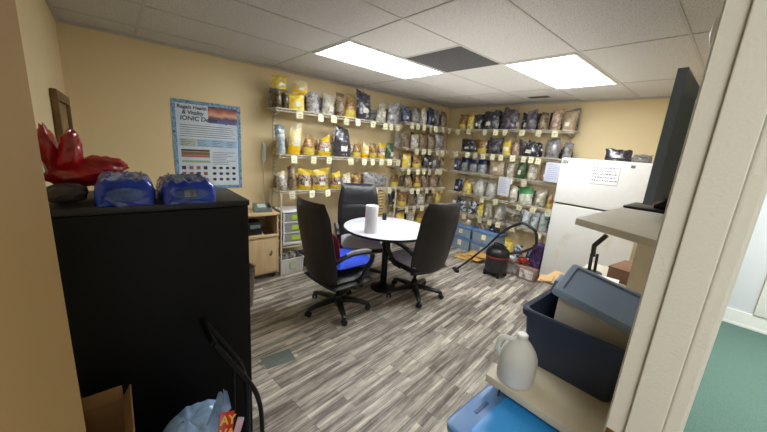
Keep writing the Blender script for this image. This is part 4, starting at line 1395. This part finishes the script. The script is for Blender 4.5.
tote('clear open tote of crumpled white bags on the floor under the drawer unit', (-3.57, 1.60, 0), .30, .28, .20, M_frost, M_frost, lid=False, rz=R(90), tagm=plain('pale green label', rgb(200, 210, 170), .7))
m = MB()
lobe((-3.60, 1.58, .16), .065, .075, .075, Euler((0, 0, 0)), 31, .4)
lobe((-3.55, 1.63, .19), .045, .05, .055, Euler((0, 0, 0)), 35, .4)
tag(m.build('crumpled_wrap', mottle('white film scraps', [rgb(150, 146, 136), rgb(206, 204, 196), rgb(226, 226, 222)], scale=30, rough=.25, bump=.5), angle=60), 'crumpled white plastic wrap heaped in the clear floor tote', 'plastic wrap')
tote('grey tote with a blue lid on the floor beside the clear open tote', (-3.57, 1.96, 0), .30, .30, .17, plain('murky grey plastic', rgb(84, 86, 92), .4), plain('mid blue lid', rgb(56, 96, 150), .4, var=.1), rz=R(90))

# hanging cord beside the shelves
t = thing('power_cord', 'white cord with a plug hanging on the wall between poster and shelves', 'cord', (XA + .012, 1.37, 0))
m = MB(); m.tube([(0, 0, 1.60), (.004, -.01, 1.4), (0, .004, 1.2), (.002, -.004, 1.0), (0, .006, .84)], .004, 8); m.build('cord', M_white, t)
m = MB(); m.tube([(0, 0, 1.57), (.008, .006, 1.53), (.01, .0, 1.38), (0, -.005, 1.34)], [.010, .022, .026, .012], 10); m.build('plug_block', M_white, t)

# slatted crate under the poster-side shelf, behind the table
t = thing('slatted_crate', 'beige slatted crate on the wire rack behind the round table', 'crate', (-3.58, 2.82, .398))
m = MB()
for z in range(13):
    m.box((.15, -.20, .02 + z * .045), (.16, .20, .053 + z * .045), bev=.003)
m.build('front_slats', mat_wood('pale slats', rgb(186, 160, 110), rgb(206, 182, 134), (2, 8, 2)), t)
m = MB(); m.box((-.15, -.20, 0), (.15, -.188, .60)); m.box((-.15, .188, 0), (.15, .20, .60)); m.box((-.15, -.188, 0), (.15, .188, .012)); m.box((-.15, -.188, .012), (-.14, .188, .60)); m.build('crate_body', M_card, t, smooth=False)

# stacked jars and packs at the poster end of the top shelf
for i, (dx, dy) in enumerate(((0, 0), (0, .085), (-.09, 0), (-.09, .085))):
    t = thing('food_jar', ['dark jar at the shelf edge nearest the poster, top wire shelf', 'dark jar beside the end jar on the top poster shelf', 'dark jar behind the end jar on the top poster shelf', 'dark jar in the second row on the top poster shelf'][i], 'jar', (XFA - .06 + dx, 1.43 + dy, 1.9585), 0, 'dark jars on the top shelf')
    m = MB(); m.lathe([(.034, 0), (.038, .006), (.038, .13), (.03, .15), (.03, .155)], 16); m.build('jar_glass', mottle('dark jar contents', [rgb(52, 44, 36), rgb(98, 84, 62), rgb(140, 124, 86)], scale=40, rough=.2), t)
    m = MB(); m.lathe([(.033, .155), (.033, .175), (.028, .178)], 16); m.build('jar_lid', plain('olive lid', rgb(120, 104, 44), .4), t)
make_bag('yel', .19, .14, 501, 'bright yellow film bag lying on top of the jars, top shelf by the poster', 'packaged foods on the top shelf by the poster', (XFA - .11, 1.455, 2.168), R(92), 0)
make_bag('pas', .18, .13, 502, 'small golden bag perched over the yellow pouch, top shelf by the poster', 'packaged foods on the top shelf by the poster', (XFA - .12, 1.71, 2.165), R(80), 0)

# ---------------------------------------------------------------- refrigerator
t = thing('refrigerator', 'white top-freezer refrigerator with papers on its door', 'refrigerator', (-1.075, 4.24, 0))
w = .45
m = MB(); m.box((-w, .06, .02), (w, .54, 1.675), bev=.008); m.box((-w + .02, .03, .0), (w - .02, .5, .06)); m.build('case', M_white, t)
m = MB(); m.box((-w + .01, .048, .08), (w - .01, .062, 1.66)); m.build('door_gasket', plain('grey gasket', rgb(112, 112, 110), .7), t, smooth=False)
fz = rbox((-w, 0, 1.115), (w, .05, 1.67), .012, M_white, 'freezer_door', t)
rust, nt_, b_ = new_mat('white enamel with rust bloom')
tc = nt_.nodes.new('ShaderNodeTexCoord'); n_ = nt_.nodes.new('ShaderNodeTexNoise'); n_.inputs['Scale'].default_value = 3.0; n_.inputs['Detail'].default_value = 6
nt_.links.new(tc.outputs['Object'], n_.inputs['Vector'])
rr = nt_.nodes.new('ShaderNodeValToRGB'); rr.color_ramp.elements[0].position = .56; rr.color_ramp.elements[0].color = rgb(224, 224, 220); rr.color_ramp.elements[1].position = .8; rr.color_ramp.elements[1].color = rgb(206, 190, 158)
nt_.links.new(n_.outputs['Fac'], rr.inputs['Fac']); nt_.links.new(rr.outputs['Color'], b_.inputs['Base Color']); b_.inputs['Roughness'].default_value = .35
fd = rbox((-w, 0, .09), (w, .05, 1.095), .012, rust, 'fridge_door', t)
m = MB(); m.box((-w + .02, .02, .02), (w - .02, .04, .08)); m.build('kick_plate', M_grey, t, smooth=False)

t = thing('paper_sheet', 'white sheet of handwritten notes on the freezer door', 'paper', (-1.04, 4.2403, 1.505), R(0))
m = MB(); m.box((-.138, -.0015, -.11), (.138, 0, .11)); o = m.build('sheet', M_paper, t, smooth=False); o.rotation_euler = (0, R(-2), 0)
m = MB(); rnd = random.Random(9)
for k in range(5):
    z = .085 - k * .036
    x = -.12
    while x < .11:
        l = rnd.uniform(.008, .022); m.box((x, -.0022, z - .006), (x + l, -.0014, z + rnd.uniform(0, .008))); x += l + rnd.uniform(.006, .016)
m.box((-.135, -.0022, -.108), (.135, -.0014, -.104)); m.box((.134, -.0022, -.1), (.137, -.0014, .1))
o = m.build('handwriting', plain('grey pencil', rgb(112, 114, 124), .7), t, smooth=False); o.rotation_euler = (0, R(-2), 0)
t = thing('fridge_magnet', 'square black and white emblem magnet in the freezer door corner', 'magnet', (-1.475, 4.2403, 1.625))
m = MB(); m.box((-.033, -.003, -.03), (.033, 0, .03), bev=.001); m.build('magnet_plate', plain('magnet white', rgb(206, 206, 204), .5), t)
text_mesh('emblem_lettering', 'SH', .052, plain('magnet black', rgb(34, 34, 38), .5), t, (-.032, -.0034, -.02), (R(90), 0, 0), shear=.2)
t = thing('fridge_magnet', 'tiny grey magnet toward the top of the freezer door', 'magnet', (-.80, 4.2403, 1.625))
m = MB(); m.box((-.02, -.003, -.015), (.02, 0, .015), bev=.002); m.build('magnet_plate', M_grey, t)
make_bag('drk', .26, .13, 601, 'large dark film bag lying on top of the refrigerator', 'bags on the refrigerator', (-.98, 4.36, 1.677), 0)
make_bag('gry', .17, .085, 602, 'flat grey bag on the refrigerator beside the television', 'bags on the refrigerator', (-.70 - .06, 4.36, 1.677), 0)
make_bag('brn', .12, .06, 603, 'small brown bag between the two film bags on the refrigerator', 'bags on the refrigerator', (-.905 + .01, 4.50, 1.677), 0)

# notices hanging before the refrigerator-wall shelves
def hung_sheet(label, x, y, z, w, h, rz):
    t = thing('hanging_notice', label, 'paper', (x, y, z), rz)
    m = MB()
    def fn(u, v, s):
        return (u * w / 2, -.012 * math.sin(v * 2) * (1 - v) - s * .0008, -h + h * v)
    m.shell(fn, 4, 6); m.build('sheet', plain('bluish white sheet', rgb(218, 222, 236), .8, var=.02), t)
    m = MB()
    for k in range(8):
        zz = -h * .12 - k * h * .1
        m.box((-w * .38, -.0135, zz), (w * (.1 + .25 * ((k * 37) % 10) / 10), -.0125, zz + h * .02))
    m.build('printed_lines', plain('pale ink', rgb(170, 176, 196), .8), t, smooth=False)
hung_sheet('white sheet hanging from the third shelf of the refrigerator wall', -2.345, 4.475, 1.315, .19, .275, R(0))
hung_sheet('white printed sheet hanging on the shelf end right beside the refrigerator', -1.655, 4.45, 1.60, .25, .26, R(0))

# ---------------------------------------------------------------- floor under the refrigerator-wall shelves
G = 'blue lidded totes under the shelves'
M_tclear = plain('cloudy blue tote plastic', rgb(146, 166, 184), .35, var=.15, scale=9)
M_tlid = plain('faded blue lid', rgb(110, 146, 196), .4, var=.1, scale=8)
tote('cloudy blue tote at the bottom of the stack nearest the corner', (-2.98, 4.60, 0), .40, .30, .20, M_tclear, M_tlid, group=G, tagm=M_tag)
tote('cloudy blue tote on top of the stack nearest the corner', (-2.98, 4.60, .223), .40, .30, .165, M_tclear, M_tlid, group=G, tagm=M_tag)
tote('wide blue-lidded tote at the bottom of the stack beside the vacuum', (-2.52, 4.58, 0), .46, .32, .20, M_tclear, M_tlid, group=G, tagm=M_tag)
tote('wide blue-lidded tote with dark bags on its lid, beside the vacuum', (-2.52, 4.58, .223), .46, .32, .18, M_tclear, M_tlid, group=G, tagm=M_tag)
make_bag('drk', .2, .13, 611, 'dark film bag on the blue-lidded tote nearer the vacuum', 'bags on the totes', (-2.44, 4.58, .426), 0)
make_bag('pkb', .2, .10, 612, 'tan paper bag on the blue lid nearest the corner', 'bags on the totes', (-3.0, 4.60, .411), 0)
make_bag('brn', .16, .12, 613, 'brown bag on the wide tote lid beside the dark bag', 'bags on the totes', (-2.675, 4.58, .426), 0)
open_box('cardboard_box', 'tan cardboard box on the floor in the corner behind the office chair', 'cardboard box', (-3.36, 3.95, 0), (-3.08, 4.3, .30), M_card, M_card, flap=.08, splay=35)
for i, (x, y, z, rx, rzz, lb) in enumerate(((-2.60, 4.13, .019, 0, 12, 'manila padded envelope lowest on the floor beside the vacuum'), (-2.50, 4.17, .056, 1, -8, 'manila padded envelope resting across the lowest one by the vacuum'), (-2.44, 4.24, .094, 1, 16, 'manila padded envelope topmost of the three on the floor'))):
    t = thing('padded_envelope', lb, 'envelope', (x, y, z), R(rzz), 'manila envelopes by the vacuum')
    m = MB(); m.shell(pad_fn(.34, .24, .022, 0, 6, .5), 8, 8); o = m.build('envelope_body', M_envel, t); o.rotation_euler = (R(rx), 0, 0)
    m = MB(); m.box((-.16, .06, .012), (.16, .11, .014)); o = m.build('envelope_flap', plain('manila flap', rgb(196, 152, 78), .7), t, smooth=False); o.rotation_euler = (R(rx), 0, 0)

def carton(name, label, cat, lo, hi, mat, front=None, group=None):
    t = thing(name, label, cat, ((lo[0] + hi[0]) / 2, (lo[1] + hi[1]) / 2, lo[2]), 0, group)
    w, d, h = (hi[0] - lo[0]) / 2, (hi[1] - lo[1]) / 2, hi[2] - lo[2]
    m = MB(); m.box((-w, -d, 0), (w, d, h), bev=.004); m.build('carton_body', mat, t)
    m = MB(); m.box((-w * .97, -d * .95, h), (-.002, d * .95, h + .003)); m.box((.002, -d * .95, h), (w * .97, d * .95, h + .003)); m.build('top_flap', mat, t, smooth=False)
    if front:
        m = MB(); m.box((-w * .8, -d - .0015, h * .12), (w * .8, -d + .001, h * .85)); m.build('front_label', front, t, smooth=False)
    return t
M_lowbox = plain('dull carton', rgb(150, 124, 112), .75, var=.1)
M_print = mottle('printed carton face', [rgb(226, 222, 220), rgb(206, 200, 198), rgb(120, 104, 108)], scale=16, rough=.6, bump=0)
carton('carton', 'printed carton on the floor between the vacuum and the refrigerator box', 'carton', (-2.0, 4.16, 0), (-1.775, 4.45, .175), M_lowbox, M_print, 'printed cartons beside the refrigerator')
carton('carton', 'printed carton on the floor touching the refrigerator side', 'carton', (-1.765, 4.14, 0), (-1.54, 4.45, .175), M_lowbox, M_print, 'printed cartons beside the refrigerator')
carton('purple_box', 'purple patterned box standing on the carton by the refrigerator', 'box', (-1.665, 4.22, .179), (-1.54, 4.42, .49), M_purple)
m = MB()
lobe((-1.755, 4.22, .235), .075, .05, .045, Euler((0, 0, .2)), 41, .3)
tag(m.build('red_packet', M_red, angle=60), 'shiny red packet on the cartons before the purple box', 'packet')
m = MB(); m.tube([(-.11, 0, 0), (-.108, 0, 0), (.108, 0, 0), (.11, 0, 0)], [.02, .036, .036, .02], 18)
o = tag(m.build('paper_roll', M_paper), 'white paper roll lying on the carton behind the vacuum', 'paper roll'); o.location = (-1.955, 4.22, .216); o.rotation_euler = (0, 0, R(-20))
make_bag('bkw', .15, .2, 621, 'black and white bag behind the paper roll, on the carton', 'bags above the cartons', (-1.92, 4.39, .179), 0)
make_bag('dbl', .11, .18, 622, 'navy bag behind the red packet, on the carton', 'bags above the cartons', (-1.75, 4.39, .179), 0)
make_bag('yel', .15, .40, 623, 'tall yellow bag standing on the floor behind the vacuum', 'bags above the cartons', (-2.13, 4.55, 0), 0)

# ---------------------------------------------------------------- vacuum
t = thing('shop_vacuum', 'charcoal canister vacuum with red band, hose and long wand', 'vacuum cleaner', (-1.99, 3.93, 0))
m = MB(); m.lathe([(.12, .05), (.142, .07), (.152, .28), (.154, .29)], 28); m.build('tank', M_vac, t)
m = MB(); m.lathe([(.156, .272), (.158, .276), (.158, .29), (.156, .294)], 28, cap0=False, cap1=False); m.build('trim_band', M_vacred, t)
m = MB(); m.lathe([(.157, .294), (.155, .34), (.13, .385), (.10, .40), (.098, .42), (.05, .43)], 28); m.build('motor_head', M_blkplastic, t)
m = MB(); m.tube(bend([(-.07, 0, .415), (-.07, 0, .455), (.07, 0, .455), (.07, 0, .415)]), .011, 8); m.build('carry_handle', M_blkplastic, t)
for a in (45, 135, 225, 315):
    ca, sa = math.cos(R(a)), math.sin(R(a))
    m = MB(); m.box((ca * .125 - .028, sa * .125 - .028, .035), (ca * .125 + .028, sa * .125 + .028, .07), bev=.008)
    m.lathe([(.014, 0), (.021, .008), (.021, .03), (.012, .036)], 12, (ca * .14, sa * .14, 0)); m.build('caster', M_blkplastic, t)
hose = bend([(.11, .10, .33), (.22, .26, .36), (.40, .22, .50), (.40, .14, .72), (.22, .12, .80), (.06, .12, .70), (-.08, .10, .55)], 8)
m = MB(); m.tube(hose, [.0205 if i % 2 else .0175 for i in range(len(hose))], 10); m.build('hose', M_vac, t)
m = MB(); m.tube([(-.08, .10, .55), (-.14, .02, .43), (-.16, -.02, .38)], .017, 10); m.tube([(-.16, -.02, .38), (-.30, -.26, .14), (-.36, -.38, .045)], .0145, 10); m.build('wand', M_blkmetal, t)
m = MB(); m.box((-.07, -.03, 0), (.07, .03, .04), bev=.012); o = m.build('floor_nozzle', M_blkplastic, t, loc=(-.37, -.40, .003)); o.rotation_euler = (0, 0, R(-35))

# ---------------------------------------------------------------- desk side by the doorway wall
t = thing('side_table', 'cream laminate table holding the navy bin and water jug by the doorway', 'table', (0, 0, 0))
m = MB(); m.box((-.535, 1.125, .695), (XR - .012, 1.90, .73), bev=.003); m.build('tabletop', M_desktop, t)
m = MB(); m.box((-.52, 1.27, 0), (-.50, 1.90, .695)); m.box((-.13, 1.27, 0), (-.11, 1.90, .695)); m.box((-.50, 1.86, 0), (-.13, 1.88, .695)); m.build('panel_leg', M_desktop, t, smooth=False)
for x_ in (-.47,):
    m = MB(); m.box((x_, 1.118, .672), (x_ + .008, 1.126, .70), bev=.002); m.build('bracket', M_steeldark, t)

t = thing('computer_desk', 'tan computer desk with a raised grey hutch shelf by the doorway wall', 'desk', (0, 0, 0))
m = MB(); m.box((-.76, 2.42, .705), (XR - .012, 3.30, .735), bev=.003); m.build('desktop', M_desktop, t)
m = MB(); m.box((-.74, 2.44, 0), (-.12, 2.465, .705)); m.box((-.74, 3.25, 0), (-.12, 3.275, .705)); m.box((-.16, 2.465, .2), (-.14, 3.25, .705)); m.build('panel_leg', M_desktop, t, smooth=False)
m = MB(); m.loft([[(-.436, 1.501, 1.372), (-.102, 1.348, 1.372), (-.102, 2.75, 1.372), (-.412, 2.75, 1.372)], [(-.436, 1.501, 1.40), (-.102, 1.348, 1.40), (-.102, 2.75, 1.40), (-.412, 2.75, 1.40)]])
m.build('hutch_shelf', M_cabtop, t, smooth=False)
m = MB(); m.box((-.36, 2.55, .735), (-.12, 2.575, 1.372)); m.box((-.36, 2.70, .735), (-.12, 2.725, 1.372)); m.build('hutch_upright', M_desktop, t, smooth=False)

# television on the hutch
t = thing('television', 'dark flat television seen edge-on from behind, standing on the hutch shelf', 'television', (-.27, 2.36, 1.40))
m = MB()
m.loft([[(-.022, -.44, .062), (.014, -.44, .062), (.014, .44, .062), (-.022, .44, .062)], [(-.022, -.44, .672), (.014, -.44, .672), (.014, .44, .672), (-.022, .44, .672)]])
m.loft([[(.014, -.44, .075), (.014, .44, .075), (.014, .44, .66), (.014, -.44, .66)], [(.058, -.36, .14), (.058, .36, .14), (.058, .36, .60), (.058, -.36, .60)]])
m.build('casing', M_tv, t, smooth=False)
m = MB(); m.box((-.0235, -.425, .08), (-.0215, .425, .655)); m.build('screen', plain('black screen', rgb(8, 9, 12), .12), t, smooth=False)
m = MB(); m.box((-.03, -.06, .01), (.04, .06, .075), bev=.008); m.box((-.15, -.15, 0), (.12, .15, .014), bev=.005); m.build('stand', M_blkplastic, t)

# large navy bin with the tilted white tote in it
t = thing('open_bin', 'large open navy plastic bin on the cream table', 'storage bin', (-.318, 1.535, .73))
def rrect(w, d, r, z, n=5):
    out = []
    for cx_, cy_, a0 in ((w - r, d - r, 0), (-w + r, d - r, 90), (-w + r, -d + r, 180), (w - r, -d + r, 270)):
        for i in range(n + 1):
            a = R(a0 + 90 * i / n)
            out.append((cx_ + r * math.cos(a), cy_ + r * math.sin(a), z))
    return out
m = MB()
m.loft([rrect(.165, .165, .03, 0), rrect(.172, .172, .035, .02), rrect(.200, .190, .04, .235), rrect(.200, .190, .04, .25), rrect(.193, .183, .037, .25), rrect(.166, .166, .03, .02), rrect(.05, .05, .02, .008)])
m.build('bin_body', M_navy, t)
m = MB()
m.loft([rrect(.201, .191, .04, .222), rrect(.213, .203, .045, .224), rrect(.215, .205, .045, .252), rrect(.208, .198, .043, .258), rrect(.193, .183, .037, .254)], cap0=False, cap1=False)
m.build('rim', M_navy, t)
m = MB(); m.box((-.219, -.05, .205), (-.205, .05, .222), bev=.004); m.build('handle', M_navy, t)

t = thing('white_tote', 'frosted white tote with a slate blue lid, tilted inside the navy bin', 'storage tote', (-.285, 1.555, .908))
t.rotation_euler = (R(5), R(12.5), R(8))
m = MB(); m.frustum((-.15, -.105), (.10, .105), (-.18, -.125), (.13, .125), 0, .17); m.build('tote_body', M_frost, t, smooth=False)
m = MB()
m.loft([rrect(.196, .166, .02, .158), rrect(.203, .173, .022, .16), rrect(.203, .173, .022, .182), rrect(.196, .166, .02, .188), rrect(.172, .142, .018, .188), rrect(.166, .136, .016, .180), rrect(.02, .02, .01, .180)])
o = m.build('lid', M_slate, t, angle=30); o.location = (-.026, 0, 0); o.scale = (.87, 1, 1)
m = MB(); m.box((-.222, -.05, .10), (-.19, .05, .165), bev=.008); m.build('latch', M_slate, t)

# water jug
t = thing('water_jug', 'milky gallon water jug, part full, on the near corner of the cream table', 'jug', (-.445, 1.195, .73), R(-150))
t.scale = (.98, .98, .84)
m = MB()
m.lathe([(.058, 0), (.070, .006), (.074, .02), (.075, .12), (.073, .14), (.062, .172), (.042, .205), (.026, .226), (.021, .232), (.021, .246), (.018, .25)], 30, sq=0)
m.build('jug_body', M_jug, t)
m = MB(); m.lathe([(.066, .004), (.0705, .02), (.0715, .105)], 28); m.build('water', M_water, t)
m = MB(); m.lathe([(.0225, .236), (.0225, .252), (.019, .256)], 18); m.build('cap', plain('frosted cap', rgb(220, 222, 222), .4), t)
m = MB(); m.tube(bend([(.028, 0, .213), (.075, 0, .22), (.088, 0, .16), (.07, 0, .115)]), [.011] + [.012] * 14 + [.014], 10); m.build('handle', M_jug, t)

# tote with the bright blue lid in front of the table
t = thing('blue_tote', 'big tote with bright blue raised lid on the floor before the cream table', 'storage tote', (-.322, 1.035, 0))
m = MB(); m.loft([rrect(.175, .14, .03, 0), rrect(.195, .158, .03, .62)]); m.build('tote_body', plain('cloudy tote wall', rgb(92, 112, 140), .35, var=.1), t)
m = MB()
m.loft([rrect(.205, .166, .035, .617), rrect(.218, .176, .04, .62), rrect(.218, .176, .04, .644), rrect(.21, .168, .04, .65)])
m.build('lid', M_bluelidtr, t, angle=30)
m = MB(); m.loft([rrect(.155, .15, .015, .649), rrect(.15, .145, .015, .662)]); o = m.build('lid_panel', M_bluelid, t, angle=30); o.location = (.024, .0, 0)
m = MB(); m.box((-.172, -.045, .649), (-.156, .045, .6515), bev=.001); m.build('grip_slot', plain('slot shadow blue', rgb(62, 90, 136), .4), t)

# things on the computer desk
t = thing('phone_stand', 'black bent-arm phone stand on the computer desk', 'phone stand', (-.66, 2.97, .7362))
m = MB(); m.lathe([(.07, 0), (.07, .012), (.02, .02)], 20); m.build('stand_base', M_blkplastic, t)
m = MB(); m.rod((-.024, 0, .015), (-.030, 0, .16), .013); m.rod((.016, 0, .015), (.008, 0, .17), .011); m.tube([(-.02, 0, .14), (-.026, 0, .20), (-.028, 0, .235)], .018, 8); m.build('post', M_blkplastic, t)
m = MB(); m.box((-.018, -.016, -.068), (.018, .016, .068), bev=.008); o = m.build('clamp', M_blkplastic, t, loc=(.005, 0, .285)); o.rotation_euler = (0, R(32), 0)
t = thing('cardboard_sheet', 'loose tan cardboard flap at the desk edge behind the navy bin', 'cardboard', (-.73, 2.56, .7365))
m = MB(); m.box((-.12, -.16, 0), (.07, .16, .006)); m.build('sheet', plain('light cardboard', rgb(206, 168, 118), .8, var=.06), t, smooth=False)
m = MB(); m.box((-.10, -.10, 0), (.0, .06, .005)); o = m.build('flap', plain('light cardboard', rgb(206, 168, 118), .8), t, smooth=False, loc=(-.06, -.06, .012)); o.rotation_euler = (0, R(-14), R(14))
t = thing('paper_stack', 'stack of white papers on the computer desk near the phone stand', 'paper', (-.53, 2.70, .7362), R(8))
m = MB(); m.box((-.10, -.12, 0), (.10, .12, .05)); m.build('sheets', M_paper, t, smooth=False)
t = thing('brown_box', 'flat dark brown box on the computer desk under the hutch', 'box', (-.38, 3.07, .7362), R(-8))
m = MB(); m.box((-.15, -.16, 0), (.15, .16, .095), bev=.004); m.build('box_body', M_carddark, t)
m = MB(); m.box((-.153, -.163, .095), (.153, .163, .112), bev=.004); m.build('box_lid', plain('brown lid', rgb(128, 92, 66), .6, var=.06), t)

# small white sensor on the doorway wall
t = thing('wall_sensor', 'small round white sensor high on the doorway wall', 'sensor', (XR + .003, 1.20, 1.99))
m = MB(); m.lathe([(.05, 0), (.05, .02), (.035, .045), (.01, .05)], 20); o = m.build('sensor_dome', M_white, t); o.rotation_euler = (0, R(-90), 0)

# ================================================================ light and camera
def area(name, loc, size, size_y, energy, rot=(0, 0, 0), colr=(1, 1, 1)):
    l = bpy.data.lights.new(name, 'AREA')
    l.shape = 'RECTANGLE'; l.size = size; l.size_y = size_y; l.energy = energy; l.color = colr
    o = bpy.data.objects.new(name, l); col.objects.link(o)
    o.location = loc; o.rotation_euler = rot
    return o

area('hall_ceiling_lamp', (.55, -.45, ZC - .02), .5, 1.0, HALLP, colr=(1, .97, .9))
area('hall_ceiling_lamp_far', (.8, 3.6, ZC - .02),   .5, 1.0, 70, colr=(.92, .97, 1))

w = bpy.data.worlds.new('World')
bpy.context.scene.world = w
w.use_nodes = True
w.node_tree.nodes['Background'].inputs['Color'].default_value = (.5, .5, .5, 1)
w.node_tree.nodes['Background'].inputs['Strength'].default_value = .3

cam = bpy.data.cameras.new('Camera')
co = bpy.data.objects.new('Camera', cam)
col.objects.link(co)
yaw, pitch, roll, fpx = R(48.434), R(12.662), R(4.412), 309.4
fwd = Vector((-math.sin(yaw) * math.cos(pitch), math.cos(yaw) * math.cos(pitch), -math.sin(pitch)))
r0 = Vector((math.cos(yaw), math.sin(yaw), 0))
u0 = r0.cross(fwd)
rt = r0 * math.cos(roll) + u0 * math.sin(roll)
up = -r0 * math.sin(roll) + u0 * math.cos(roll)
Mx = Matrix((rt, up, -fwd)).transposed().to_4x4()
Mx.translation = Vector((0, 0, 1.64))
co.matrix_world = Mx
cam.sensor_fit = 'HORIZONTAL'
cam.sensor_width = 36
cam.lens = 36 * fpx / 767
cam.clip_start = .02
sc = bpy.context.scene
sc.camera = co
sc.view_settings.view_transform = 'Standard'
sc.view_settings.look = 'None'
sc.view_settings.exposure = EXPO
area('added_bounce_fill', (-1.9, 2.8, 1.95), 2.0, 2.6, FILL, rot=(PI, 0, 0), colr=(1, .97, .92))  # added upward fill with no fixture, brightens the ceiling
